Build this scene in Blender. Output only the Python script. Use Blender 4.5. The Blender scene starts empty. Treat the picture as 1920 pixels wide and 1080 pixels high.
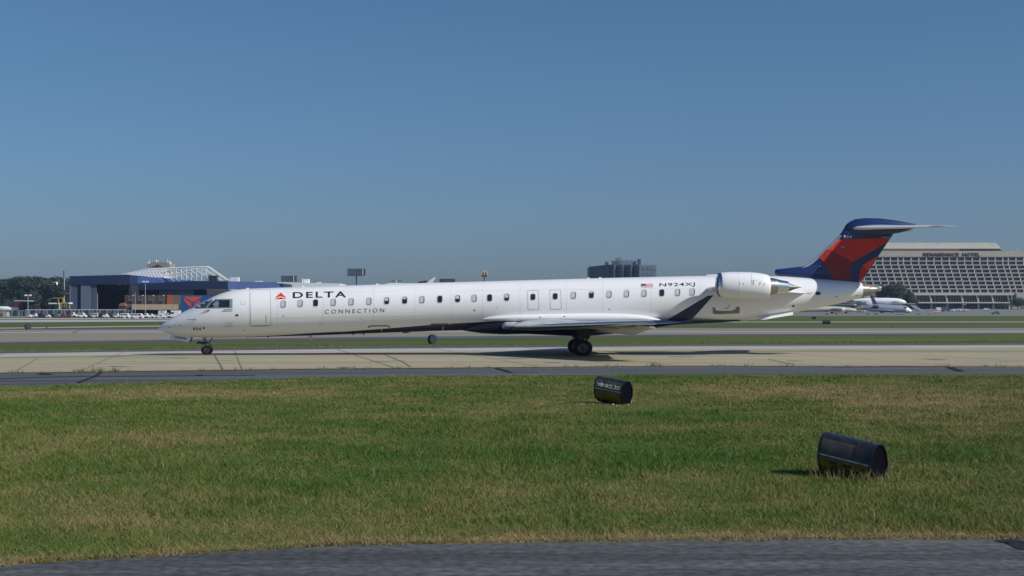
import bpy, bmesh, math, random
import numpy as np
from mathutils import Vector, Matrix
random.seed(7); rng = np.random.default_rng(11)
R = math.radians
sc = bpy.context.scene
C = sc.collection

# ------------------------------------------------------------------ camera, sky, sun, exposure
F = 2720.0      # focal length in photo pixels
H = 2.41        # eye height
HY = 583.0      # photo row of the horizon
cam = bpy.data.objects.new('camera', bpy.data.cameras.new('camera')); C.objects.link(cam)
cam.data.sensor_width = 36; cam.data.lens = 36 * F / 1920
cam.data.shift_y = (HY - 540) / 1920
cam.data.clip_start = 0.5; cam.data.clip_end = 20000
cam.location = (0, 0, H); cam.rotation_euler = (R(90), 0, 0)
sc.camera = cam

SUN = Vector((1.30, -0.56, 1.05)).normalized()
sun = bpy.data.objects.new('sun', bpy.data.lights.new('sun', 'SUN')); C.objects.link(sun)
sun.data.energy = 4.3; sun.data.angle = R(0.53); sun.data.color = (1.0, 0.955, 0.89)
sun.rotation_euler = SUN.to_track_quat('Z', 'Y').to_euler()
sun.location = (60, -30, 80)

world = bpy.data.worlds.new('World'); sc.world = world; world.use_nodes = True
wn = world.node_tree; bgn = wn.nodes['Background']
sky = wn.nodes.new('ShaderNodeTexSky'); sky.sky_type = 'NISHITA'; sky.sun_disc = False
sky.sun_elevation = math.asin(SUN.z); sky.sun_rotation = math.atan2(SUN.x, SUN.y)
sky.altitude = 300; sky.air_density = 1.0; sky.dust_density = 1.3; sky.ozone_density = 5.0
# overall colour correction of the sky: less red, more blue
tint = wn.nodes.new('ShaderNodeVectorMath'); tint.operation = 'MULTIPLY'; tint.inputs[1].default_value = (0.78, 1.015, 1.17)
wn.links.new(sky.outputs[0], tint.inputs[0])
# extra hue correction towards the horizon: less green, a little pinker
tcw = wn.nodes.new('ShaderNodeTexCoord'); sep = wn.nodes.new('ShaderNodeSeparateXYZ'); mrw = wn.nodes.new('ShaderNodeMapRange')
mrw.inputs['From Min'].default_value = 0.0; mrw.inputs['From Max'].default_value = 0.16
mxw = wn.nodes.new('ShaderNodeMix'); mxw.data_type = 'VECTOR'
mxw.inputs['A'].default_value = (1.03, 0.925, 1.06); mxw.inputs['B'].default_value = (1.0, 1.0, 1.0)
low_tint = wn.nodes.new('ShaderNodeVectorMath'); low_tint.operation = 'MULTIPLY'
wn.links.new(tcw.outputs['Generated'], sep.inputs[0]); wn.links.new(sep.outputs['Z'], mrw.inputs['Value']); wn.links.new(mrw.outputs[0], mxw.inputs['Factor'])
wn.links.new(tint.outputs[0], low_tint.inputs[0]); wn.links.new(mxw.outputs['Result'], low_tint.inputs[1]); wn.links.new(low_tint.outputs[0], bgn.inputs['Color'])
bgn.inputs['Strength'].default_value = 0.065
vs = sc.view_settings
vs.view_transform = 'Standard'; vs.look = 'None'; vs.exposure = 0.0; vs.gamma = 1.0; vs.use_curve_mapping = False
sc.cycles.max_bounces = 6
sc.cycles.volume_bounces = 0

# ------------------------------------------------------------------ helpers
def tag(o, label=None, cat=None, group=None, kind=None):
    if label: o['label'] = label
    if cat: o['category'] = cat
    if group: o['group'] = group
    if kind: o['kind'] = kind
    return o
def empty(name, loc, label, cat, group=None, rz=0.0):
    o = bpy.data.objects.new(name, None); C.objects.link(o)
    o.location = loc; o.rotation_euler = (0, 0, rz); o.empty_display_size = 0.3
    return tag(o, label, cat, group)

def grise(Y):                      # the land climbs gently behind the airfield
    return 0.0 if Y < 520 else (Y - 520) * 4.0 / 480 if Y < 1000 else 4.0 + (Y - 1000) * 0.004
def W(px, py, Y):                  # photo measurement at a known distance -> metres
    return Vector(((px - 960) * Y / F, Y, H + (HY - py) * Y / F))
def X(px, Y): return (px - 960) * Y / F
def Z(py, Y): return H + (HY - py) * Y / F

class MB:
    def __init__(s): s.v = []; s.f = []; s.m = []
    def vert(s, p): s.v.append(tuple(p)); return len(s.v) - 1
    def face(s, idx, m=0): s.f.append(tuple(idx)); s.m.append(m)
    def quad(s, a, b, c, d, m=0):
        i = len(s.v); s.v += [tuple(a), tuple(b), tuple(c), tuple(d)]; s.face((i, i+1, i+2, i+3), m)
    def poly(s, pts, m=0):
        i = len(s.v); s.v += [tuple(p) for p in pts]; s.face(range(i, i+len(pts)), m)
    def box(s, x0, x1, y0, y1, z0, z1, m=0):
        i = len(s.v)
        s.v += [(x0,y0,z0),(x1,y0,z0),(x1,y1,z0),(x0,y1,z0),(x0,y0,z1),(x1,y0,z1),(x1,y1,z1),(x0,y1,z1)]
        for q in ((0,3,2,1),(4,5,6,7),(0,1,5,4),(1,2,6,5),(2,3,7,6),(3,0,4,7)): s.face([i+k for k in q], m)
        return s
    def prism(s, pts, y0, y1, m=0):          # outline in x,z extruded along y
        n = len(pts); i = len(s.v)
        s.v += [(p[0], y0, p[1]) for p in pts] + [(p[0], y1, p[1]) for p in pts]
        s.face([i+k for k in range(n)], m); s.face([i+n+k for k in reversed(range(n))], m)
        for k in range(n): s.face((i+k, i+n+k, i+n+(k+1) % n, i+(k+1) % n), m)
        return s
    def plan(s, pts, z0, z1, m=0):           # outline in x,y extruded along z
        n = len(pts); i = len(s.v)
        s.v += [(p[0], p[1], z0) for p in pts] + [(p[0], p[1], z1) for p in pts]
        s.face([i+k for k in reversed(range(n))], m); s.face([i+n+k for k in range(n)], m)
        for k in range(n): s.face((i+k, i+(k+1) % n, i+n+(k+1) % n, i+n+k), m)
        return s
    def rings(s, rings, closed=True, cap0=True, cap1=True, m=0, mf=None):
        idx = [[s.vert(p) for p in r] for r in rings]; n = len(rings[0])
        for a in range(len(rings)-1):
            for k in range(n if closed else n-1):
                k2 = (k+1) % n
                s.face((idx[a][k], idx[a][k2], idx[a+1][k2], idx[a+1][k]), mf(a, k) if mf else m)
        if cap0: s.face(list(reversed(idx[0])), m)
        if cap1: s.face(idx[-1], m)
        return s
    def tube(s, a, b, r0, r1=None, n=8, m=0):
        a = Vector(a); b = Vector(b); r1 = r0 if r1 is None else r1
        d = (b-a).normalized(); u = d.orthogonal().normalized(); w = d.cross(u)
        rr = []
        for p, r in ((a, r0), (b, r1)):
            rr.append([p + (u*math.cos(t*2*math.pi/n) + w*math.sin(t*2*math.pi/n))*r for t in range(n)])
        return s.rings(rr, m=m)
    def build(s, name, mats, parent=None, smooth=False, fixn=True):
        me = bpy.data.meshes.new(name); me.from_pydata(s.v, [], s.f)
        mats = mats if isinstance(mats, (list, tuple)) else [mats]
        for mm in mats: me.materials.append(mm)
        me.polygons.foreach_set('material_index', s.m)
        if fixn:
            bm = bmesh.new(); bm.from_mesh(me); bmesh.ops.recalc_face_normals(bm, faces=bm.faces); bm.to_mesh(me); bm.free()
        if smooth:
            me.polygons.foreach_set('use_smooth', [True]*len(me.polygons))
            try: me.set_sharp_from_angle(angle=R(35 if smooth is True else smooth))
            except Exception: pass
        me.update()
        o = bpy.data.objects.new(name, me); C.objects.link(o)
        if parent: o.parent = parent
        return o

def interp(x, xs, ys): return float(np.interp(x, xs, ys))

# ------------------------------------------------------------------ materials
def mat(name, col, rough=0.6, metal=0.0, noise=0.0, nscale=3.0, stretch=(1,1,1), bump=0.0, spec=0.5, coat=0.0, col2=None, detail=6):
    m = bpy.data.materials.new(name); m.use_nodes = True; nt = m.node_tree; N = nt.nodes; Lk = nt.links
    b = N['Principled BSDF']; b.inputs['Roughness'].default_value = rough; b.inputs['Metallic'].default_value = metal
    b.inputs['Specular IOR Level'].default_value = spec; b.inputs['Coat Weight'].default_value = coat
    b.inputs['Coat Roughness'].default_value = 0.08
    b.inputs['Base Color'].default_value = (*col, 1)
    if noise > 0 or col2:
        tc = N.new('ShaderNodeTexCoord'); mp = N.new('ShaderNodeMapping'); mp.inputs['Scale'].default_value = stretch
        nz = N.new('ShaderNodeTexNoise'); nz.inputs['Scale'].default_value = nscale; nz.inputs['Detail'].default_value = detail
        nz.inputs['Roughness'].default_value = 0.6
        Lk.new(tc.outputs['Object'], mp.inputs[0]); Lk.new(mp.outputs[0], nz.inputs['Vector'])
        rp = N.new('ShaderNodeValToRGB')
        c1 = tuple(max(0, c*(1-noise)) for c in col); c2 = col2 or tuple(min(1, c*(1+noise)) for c in col)
        rp.color_ramp.elements[0].position = 0.32; rp.color_ramp.elements[0].color = (*c1, 1)
        rp.color_ramp.elements[1].position = 0.68; rp.color_ramp.elements[1].color = (*c2, 1)
        Lk.new(nz.outputs['Fac'], rp.inputs[0]); Lk.new(rp.outputs[0], b.inputs['Base Color'])
        if bump:
            bp = N.new('ShaderNodeBump'); bp.inputs['Strength'].default_value = bump; bp.inputs['Distance'].default_value = 0.02
            Lk.new(nz.outputs['Fac'], bp.inputs['Height']); Lk.new(bp.outputs[0], b.inputs['Normal'])
    return m

M = {}
M['white'] = mat('white_paint', (0.80,0.81,0.82), 0.28, noise=0.035, nscale=0.8, stretch=(0.25,1,1), coat=0.3)
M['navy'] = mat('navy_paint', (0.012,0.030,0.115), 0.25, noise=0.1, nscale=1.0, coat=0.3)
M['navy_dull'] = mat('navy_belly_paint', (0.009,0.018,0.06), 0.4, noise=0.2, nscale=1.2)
M['band'] = mat('pale_grey_blue_paint', (0.36,0.41,0.49), 0.3, noise=0.05, nscale=1)
M['fin_le'] = mat('grey_leading_edge', (0.33,0.38,0.45), 0.35, noise=0.08, nscale=2)
M['red_bright'] = mat('bright_red_paint', (0.74,0.055,0.018), 0.35, noise=0.05, nscale=2)
M['red_mid'] = mat('mid_red_paint', (0.52,0.024,0.014), 0.35, noise=0.08, nscale=2)
M['red_dark'] = mat('maroon_paint', (0.21,0.014,0.017), 0.35, noise=0.1, nscale=2)
M['ink'] = mat('dark_lettering', (0.010,0.018,0.045), 0.4, noise=0.05)
M['ink_grey'] = mat('grey_lettering', (0.11,0.12,0.14), 0.5, noise=0.05)
M['line'] = mat('panel_line_grey', (0.42,0.42,0.42), 0.5, noise=0.1)
M['softline'] = mat('soft_panel_line', (0.60,0.60,0.61), 0.5, noise=0.05)
M['patch'] = mat('brown_grey_patch', (0.20,0.185,0.15), 0.6, noise=0.15, nscale=2)
M['pane'] = mat('cabin_window_glass', (0.012,0.030,0.040), 0.08, noise=0.3, nscale=2, coat=0.5)
M['shade'] = mat('window_shade', (0.50,0.51,0.54), 0.5, noise=0.04)
M['wframe'] = mat('window_frame', (0.70,0.71,0.72), 0.4, noise=0.03)
M['rimdark'] = mat('window_reveal', (0.20,0.21,0.23), 0.5, noise=0.05)
M['metal'] = mat('polished_metal', (0.74,0.75,0.77), 0.22, 1.0, noise=0.10, nscale=1.5, stretch=(0.5,1,2))
M['metal_dk'] = mat('burnt_exhaust_metal', (0.36,0.355,0.35), 0.36, 1.0, noise=0.35, nscale=5, stretch=(3,0.6,0.6))
M['cone'] = mat('titanium_cone', (0.17,0.168,0.165), 0.5, 0.8, noise=0.2, nscale=4)
M['apu'] = mat('tail_cone_metal', (0.30,0.27,0.245), 0.4, 0.55, noise=0.15, nscale=2)
M['wing'] = mat('wing_grey', (0.42,0.43,0.44), 0.45, noise=0.10, nscale=1.2, stretch=(1,0.3,1))
M['black'] = mat('rubber', (0.012,0.012,0.014), 0.75, noise=0.2, nscale=6)
M['dark'] = mat('dark_metal', (0.03,0.032,0.036), 0.55, noise=0.2, nscale=4)
M['hub'] = mat('wheel_hub', (0.13,0.13,0.14), 0.5, 0.3, noise=0.15, nscale=8)
M['strut'] = mat('gear_strut', (0.22,0.23,0.25), 0.45, 0.3, noise=0.15, nscale=5)
M['flagred'] = mat('flag_red', (0.62,0.22,0.20), 0.5, noise=0.03)
M['flagblue'] = mat('flag_blue', (0.07,0.09,0.2), 0.5, noise=0.03)
M['mark_red'] = mat('red_marking', (0.45,0.06,0.05), 0.5, noise=0.03)
M['pink'] = mat('faded_red_marking', (0.72,0.45,0.43), 0.5, noise=0.03)
M['yellow'] = mat('yellow_paint', (0.36,0.27,0.05), 0.6, noise=0.25, nscale=3)
M['blade'] = mat('fan_blades', (0.10,0.12,0.15), 0.35, 0.7, noise=0.2, nscale=8)

# ------------------------------------------------------------------ ground
def noise2(x, y, seed=0, octaves=4):
    x = np.asarray(x, float); y = np.asarray(y, float); out = np.zeros_like(x); amp = 1; tot = 0
    for o in range(octaves):
        r = np.random.default_rng(seed*31+o); T = r.random((256, 256))
        xi = np.floor(x).astype(int); yi = np.floor(y).astype(int); fx = x-xi; fy = y-yi
        fx = fx*fx*(3-2*fx); fy = fy*fy*(3-2*fy)
        a = T[xi & 255, yi & 255]; b = T[(xi+1) & 255, yi & 255]; c = T[xi & 255, (yi+1) & 255]; d = T[(xi+1) & 255, (yi+1) & 255]
        out += amp*((a*(1-fx)+b*fx)*(1-fy)+(c*(1-fx)+d*fx)*fy); tot += amp; amp *= 0.5; x = x*2.03+17; y = y*2.03+5
    return out/tot
BLOBS = [(-8.6,41.5,4.6,2.6,.34),(-4.8,17.4,2,1.6,.12),(4.4,17.8,2,1.0,.08),(-1,20.5,2.4,1.2,-.10),(1.5,17,2,.8,-.10),(-6.1,27.7,2.2,1.0,.14),(.4,34.5,1.8,1.4,.20),(10.5,38,4.0,4.0,.26),(7.5,45,4.5,3.5,.24),(13,44,5,4,.2),(9.5,33,3,2.4,.14),(-3.4,33,1.8,1.2,.10),
         (-12.2,37,3.4,3.0,-.22),(-1,42.5,2.6,2.6,-.14),(-1.5,24,4.4,2.6,-.16),(3.7,34,1.6,2.2,-.16),(7.5,24.5,2.2,2.2,-.12),(-6.5,22,2.4,1.2,-.08),
         (-3,16.4,4,.7,.08),(3.2,15.6,4,.4,.14),(-14,43,2.5,1.5,.14),(-7.5,32,1.6,1,-.08)]
def edge_x(x): return np.interp(x, [-8, -4.7, -1.74, 1.75, 5.4, 9], [13.1, 13.72, 14.87, 15.2, 15.28, 15.2])
def dryness(x, y):
    x = np.asarray(x, float); y = np.asarray(y, float)
    d = 0.40 + 0.46*(noise2(x*0.30+40, y*0.16+9, 3, 5)-0.5) + 0.62*(noise2(x*1.5, y*1.1, 5, 4)-0.5)
    for bx, by, sx, sy, a in BLOBS: d = d + a*np.exp(-((x-bx)/sx)**2-((y-by)/sy)**2)
    ex = edge_x(x); d = d + 0.42*np.exp(-np.clip((y-ex)/0.35, 0, 50))
    return np.clip(d, 0, 1)

def edge_w(ys, ext=260.0, pxs=(0, 640, 1280, 1920)):
    pts = []
    for px, y in zip(pxs, ys):
        Y = F*H/(y-HY); pts.append(Vector((X(px, Y), Y)))
    a = pts[0] + (pts[0]-pts[1]).normalized()*ext; b = pts[-1] + (pts[-1]-pts[-2]).normalized()*ext
    return [a] + pts + [b]
def strip(name, far, near, m, z, ext=260.0, label=None):
    a = edge_w(far, ext); b = edge_w(near, ext); mb = MB()
    n = 6
    for k in range(len(a)-1):
        mb.quad((b[k].x, b[k].y, z), (b[k+1].x, b[k+1].y, z), (a[k+1].x, a[k+1].y, z), (a[k].x, a[k].y, z))
    o = mb.build(name, m); tag(o, kind='structure')
    if label: o['label'] = label
    return o

def surf(name, cols, scale, stretch, rough=0.85, fine=0.12, streak=None, crack=0.0, bump=0.3):
    m = bpy.data.materials.new(name); m.use_nodes = True; nt = m.node_tree; N = nt.nodes; Lk = nt.links
    b = N['Principled BSDF']; b.inputs['Roughness'].default_value = rough; b.inputs['Specular IOR Level'].default_value = 0.25
    g = N.new('ShaderNodeNewGeometry'); mp = N.new('ShaderNodeMapping'); mp.inputs['Scale'].default_value = stretch
    mp.inputs['Rotation'].default_value = (0, 0, R(-6))
    Lk.new(g.outputs['Position'], mp.inputs[0])
    nz = N.new('ShaderNodeTexNoise'); nz.inputs['Scale'].default_value = scale; nz.inputs['Detail'].default_value = 8; nz.inputs['Roughness'].default_value = 0.65
    Lk.new(mp.outputs[0], nz.inputs['Vector'])
    rp = N.new('ShaderNodeValToRGB'); e = rp.color_ramp.elements; e[0].position = 0.3; e[1].position = 0.7
    e[0].color = (*cols[0], 1); e[1].color = (*cols[-1], 1)
    for k, c in enumerate(cols[1:-1]):
        q = e.new(0.3+0.4*(k+1)/(len(cols)-1)); q.color = (*c, 1)
    Lk.new(nz.outputs['Fac'], rp.inputs[0])
    n2 = N.new('ShaderNodeTexNoise'); n2.inputs['Scale'].default_value = 9; n2.inputs['Detail'].default_value = 6
    Lk.new(g.outputs['Position'], n2.inputs['Vector'])
    mr = N.new('ShaderNodeMapRange'); mr.inputs['From Min'].default_value = 0.3; mr.inputs['From Max'].default_value = 0.7
    mr.inputs['To Min'].default_value = 1-fine; mr.inputs['To Max'].default_value = 1+fine
    Lk.new(n2.outputs['Fac'], mr.inputs[0])
    vm = N.new('ShaderNodeVectorMath'); vm.operation = 'SCALE'; Lk.new(rp.outputs[0], vm.inputs[0]); Lk.new(mr.outputs[0], vm.inputs['Scale'])
    out = vm.outputs[0]
    if streak:     # long narrow tyre and weathering streaks running along the pavement
        m3 = N.new('ShaderNodeMapping'); m3.inputs['Scale'].default_value = (0.02, 1.1, 1); m3.inputs['Rotation'].default_value = (0, 0, R(-8))
        Lk.new(g.outputs['Position'], m3.inputs[0])
        n3 = N.new('ShaderNodeTexNoise'); n3.inputs['Scale'].default_value = 1.0; n3.inputs['Detail'].default_value = 5; Lk.new(m3.outputs[0], n3.inputs['Vector'])
        r3 = N.new('ShaderNodeMapRange'); r3.inputs['From Min'].default_value = 0.35; r3.inputs['From Max'].default_value = 0.65
        r3.inputs['To Min'].default_value = 1-streak; r3.inputs['To Max'].default_value = 1+streak*0.6
        Lk.new(n3.outputs['Fac'], r3.inputs[0])
        v3 = N.new('ShaderNodeVectorMath'); v3.operation = 'SCALE'; Lk.new(out, v3.inputs[0]); Lk.new(r3.outputs[0], v3.inputs['Scale']); out = v3.outputs[0]
    Lk.new(out, b.inputs['Base Color'])
    bp = N.new('ShaderNodeBump'); bp.inputs['Strength'].default_value = bump; bp.inputs['Distance'].default_value = 0.01
    Lk.new(n2.outputs['Fac'], bp.inputs['Height']); Lk.new(bp.outputs[0], b.inputs['Normal'])
    return m
M['concrete'] = surf('taxiway_concrete', [(0.285,0.25,0.168),(0.345,0.305,0.208),(0.40,0.355,0.25)], 0.5, (0.12,1,1), streak=0.16)
M['concrete_lt'] = surf('pale_concrete', [(0.34,0.325,0.28),(0.40,0.385,0.34),(0.45,0.44,0.40)], 0.5, (0.1,1,1), streak=0.1)
M['runway'] = surf('runway_concrete', [(0.20,0.18,0.145),(0.25,0.225,0.18),(0.30,0.27,0.215)], 0.3, (0.05,0.5,1), streak=0.2)
M['asphalt'] = surf('asphalt', [(0.044,0.047,0.051),(0.074,0.078,0.083),(0.112,0.116,0.120)], 0.9, (0.22,1.8,1), fine=0.45, streak=0.45)
M['shoulder'] = surf('weathered_asphalt', [(0.070,0.077,0.084),(0.090,0.098,0.106),(0.112,0.121,0.130)], 0.5, (0.15,1,1), fine=0.2, streak=0.3)
M['joint'] = surf('joint_filler', [(0.18,0.16,0.12),(0.22,0.195,0.15)], 1, (1,1,1))
M['tar'] = surf('tar_seal', [(0.012,0.014,0.02),(0.02,0.023,0.03)], 1, (1,1,1))
M['paintline'] = surf('white_line', [(0.42,0.42,0.40),(0.52,0.52,0.50)], 0.4, (0.1,1,1))
M['yline'] = surf('worn_yellow_line', [(0.20,0.165,0.12),(0.31,0.24,0.11),(0.40,0.29,0.10)], 0.6, (0.3,1,1))
M['apron'] = surf('grey_apron', [(0.165,0.17,0.162),(0.20,0.205,0.195)], 0.1, (0.2,1,1))

def grass_mat(name, blade):
    m = bpy.data.materials.new(name); m.use_nodes = True; nt = m.node_tree; N = nt.nodes; Lk = nt.links
    b = N['Principled BSDF']; b.inputs['Roughness'].default_value = 0.7; b.inputs['Specular IOR Level'].default_value = 0.15
    at = N.new('ShaderNodeAttribute'); at.attribute_name = 'dry'
    rp = N.new('ShaderNodeValToRGB'); e = rp.color_ramp.elements
    g0 = [(0.055,0.130,0.020),(0.120,0.158,0.032),(0.215,0.195,0.070),(0.34,0.255,0.13)]
    e[0].position = 0.10; e[0].color = (*g0[0], 1); e[1].position = 0.95; e[1].color = (*g0[3], 1)
    q = e.new(0.40); q.color = (*g0[1], 1); q = e.new(0.66); q.color = (*g0[2], 1)
    Lk.new(at.outputs['Fac'], rp.inputs[0])
    out = rp.outputs[0]
    if not blade:
        g = N.new('ShaderNodeNewGeometry'); n2 = N.new('ShaderNodeTexNoise'); n2.inputs['Scale'].default_value = 14; n2.inputs['Detail'].default_value = 6
        Lk.new(g.outputs['Position'], n2.inputs['Vector'])
        mr = N.new('ShaderNodeMapRange'); mr.inputs['From Min'].default_value = 0.3; mr.inputs['From Max'].default_value = 0.7; mr.inputs['To Min'].default_value = 0.35; mr.inputs['To Max'].default_value = 1.0
        Lk.new(n2.outputs['Fac'], mr.inputs[0])
        vm = N.new('ShaderNodeVectorMath'); vm.operation = 'SCALE'; Lk.new(out, vm.inputs[0]); Lk.new(mr.outputs[0], vm.inputs['Scale']); out = vm.outputs[0]
    Lk.new(out, b.inputs['Base Color'])
    return m
M['turf'] = grass_mat('turf_soil', False)
M['grassblade'] = grass_mat('grass_blade', True)
M['fargrass'] = surf('mown_grass', [(0.050,0.082,0.012),(0.080,0.105,0.017),(0.125,0.130,0.028)], 0.12, (0.25,1,1), fine=0.35, streak=0.3)

# one sheet to the horizon: a finer band that carries the near lawn's colour, then mown grass beyond
def ground_sheet():
    mb = MB()
    ys = [-60, 0, 5] + list(np.arange(8, 60, 0.8)) + [60, 80, 110, 150, 220, 320, 420, 520, 620, 760, 1000, 1600, 3000, 8000]
    xs = [-6000, -2000, -600, -120, -60] + list(np.arange(-40, 40.1, 0.8)) + [60, 120, 600, 2000, 6000]
    idx = [[mb.vert((x, y, grise(y))) for x in xs] for y in ys]
    for j in range(len(ys)-1):
        for i in range(len(xs)-1):
            mb.face((idx[j][i], idx[j][i+1], idx[j+1][i+1], idx[j+1][i]), 0 if ys[j] < 59 else 1)
    o = mb.build('ground', [M['turf'], M['fargrass']], fixn=False); tag(o, kind='structure')
    P = np.array(mb.v); a = o.data.attributes.new('dry', 'FLOAT', 'POINT'); a.data.foreach_set('value', dryness(P[:,0], P[:,1]).astype('f'))
ground_sheet()

# pavements, measured along the photo (far edge, near edge) at four columns
strip('taxiway', (661.5,652,647.5,645.5), (700,692,687,688.4), M['concrete'], 0.010)
strip('taxiway_far_lane', (663.5,654.8,650,648), (669.8,661.2,656,652.4), M['concrete_lt'], 0.014)
strip('taxiway_edge_asphalt', (659.8,650.3,646,643.0), (663.0,654.4,649.2,646.8), M['shoulder'], 0.018)
strip('taxiway_centre_line', (670.3,662.4,658.6,658.4), (671.3,663.2,659.2,659.0), M['yline'], 0.020)
strip('taxiway_edge_line', (698.6,690.8,685.9,686.6), (700.2,692.0,686.9,687.8), M['yline'], 0.022)
strip('taxiway_shoulder', (700.4,692.3,687.1,688.6), (727,708,701,701), M['shoulder'], 0.006)
strip('runway', (617.0,613.5,614.5,614.5), (645,636.8,630.2,626.5), M['runway'], 0.008)
strip('runway_near_edge', (641.6,632.6,627.2,624.6), (645.6,637.4,630.6,626.9), M['shoulder'], 0.012)
strip('runway_far_edge', (616.6,614.2,613.6,613.2), (618.8,616.2,615.6,615.4), M['shoulder'], 0.012)
strip('runway_edge_line', (623.2,620.8,621.6,621.3), (624.0,621.6,622.4,622.1), M['paintline'], 0.016)
strip('grass_cut_path', (614.6,606.0,603.2,603.0), (616.2,607.6,604.4,604.3), M['concrete_lt'], 0.009)
strip('far_runway', (600.0,597.5,594.2,593.6), (604.6,601.5,595.2,594.8), M['concrete_lt'], 0.010)
strip('far_runway_edge', (604.4,601.2,595.1,594.7), (606.2,602.4,595.7,595.2), M['shoulder'], 0.013)
strip('service_road', (596.2,596.0,592.3,591.8), (598.4,598.0,593.4,592.8), M['concrete_lt'], 0.010)
strip('service_road_edge', (598.4,598.0,593.4,592.8), (599.8,599.0,594.0,593.5), M['shoulder'], 0.012)
strip('near_taxiway', (1061,1024,1014,1012), (2600,2600,2600,2600), M['asphalt'], 0.006)

# grey apron behind, following the rise of the land
def apron():
    mb = MB()
    for x0, x1, y0 in ((60, 700, 565), (-700, 60, 530)):
        ys = [y0, 620, 700, 820, 985]
        for a, b in zip(ys[:-1], ys[1:]):
            mb.quad((x0,a,grise(a)+.03),(x1,a,grise(a)+.03),(x1,b,grise(b)+.03),(x0,b,grise(b)+.03))
    tag(mb.build('apron', M['apron']), kind='structure')
apron()

# joints, cracks and tar seals in the pavement
def seam(name, pts, w, m, z):
    mb = MB(); P = [Vector((X(px, F*H/(py-HY)), F*H/(py-HY))) for px, py in pts]
    for a, b in zip(P[:-1], P[1:]):
        d = (b-a); n = Vector((-d.y, d.x)).normalized()*w/2
        mb.quad((a.x-n.x,a.y-n.y,z),(b.x-n.x,b.y-n.y,z),(b.x+n.x,b.y+n.y,z),(a.x+n.x,a.y+n.y,z))
    tag(mb.build(name, m), kind='structure')
seam('pavement_joint', [(402,665),(418,693)], .07, M['joint'], .026)
seam('pavement_joint', [(720,665),(757,680),(770,689)], .06, M['joint'], .026)
seam('pavement_joint', [(1440,674),(1490,684.5)], .08, M['joint'], .026)
seam('pavement_joint', [(30,697),(70,672)], .06, M['joint'], .026)
seam('pavement_joint', [(1500,657.5),(1700,658.6),(1920,660)], .14, M['joint'], .026)
seam('pavement_joint', [(1790,680),(1920,679)], .10, M['joint'], .026)
seam('pavement_joint', [(1480,657.6),(1200,660.4)], .10, M['joint'], .026)
seam('tar_seal', [(190,699),(176,708),(160,713),(147,719)], .13, M['tar'], .028)
seam('tar_seal', [(0,711),(90,708),(150,707),(240,706.5),(480,704.5)], .30, M['tar'], .028)
seam('tar_seal', [(0,721.5),(70,721),(130,720)], .16, M['tar'], .028)
seam('tar_seal', [(78,701.5),(92,703)], .45, M['tar'], .028)
seam('tar_seal', [(370,704.3),(384,704.5)], .50, M['tar'], .030)
seam('tar_seal', [(1565,690),(1660,687.5),(1780,688)], .14, M['tar'], .028)
seam('tar_seal', [(1780,689),(1802,697)], .30, M['tar'], .028)
seam('tar_seal', [(930,691),(958,699),(1010,699.5)], .18, M['tar'], .028)
seam('tar_seal', [(1880,1014),(1906,1019),(1935,1032)], .26, M['tar'], .012)
seam('pavement_joint', [(0,620.5),(18,618)], .5, M['joint'], .020)
seam('pavement_joint', [(137,624.5),(150,619)], .5, M['joint'], .020)

def slab_joints():
    mb = MB(); m = surf('faint_joint', [(0.20,0.175,0.125),(0.25,0.22,0.16)], 1, (1,1,1)); r = random.Random(2)
    fe = edge_w((663,654,649,647)); ne = edge_w((699.6,691.6,686.6,688))
    fy = lambda x: interp(x, [p.x for p in fe], [p.y for p in fe]); ny = lambda x: interp(x, [p.x for p in ne], [p.y for p in ne])
    for k in range(-9, 10):
        x = k*6.1+1.2; a = (x, ny(x)+.1); b = (x-.20*(fy(x)-ny(x)), fy(x)-.3); w = r.uniform(.018,.035)
        mb.quad((a[0]-w,a[1],.025),(a[0]+w,a[1],.025),(b[0]+w,b[1],.025),(b[0]-w,b[1],.025))
    tag(mb.build('slab_joints', m), kind='structure')
    # worn rubber and fuel stains
    st = surf('taxiway_stain', [(0.17,0.155,0.12),(0.24,0.215,0.16)], 1.5, (.4,1,1))
    mb = MB()
    for k in range(26):
        x = r.uniform(-26, 30); y = r.uniform(61, 78); rx = r.uniform(.15, .9); ry = rx*r.uniform(.15,.5)
        if y > fy(x)-2 or y < ny(x)+1: continue
        mb.poly([(x+rx*math.cos(a)*r.uniform(.7,1.1), y+ry*math.sin(a)*r.uniform(.7,1.1), .0245) for a in np.linspace(0, 6.0, 11)])
    tag(mb.build('pavement_stains', st), kind='structure')
slab_joints()

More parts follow.
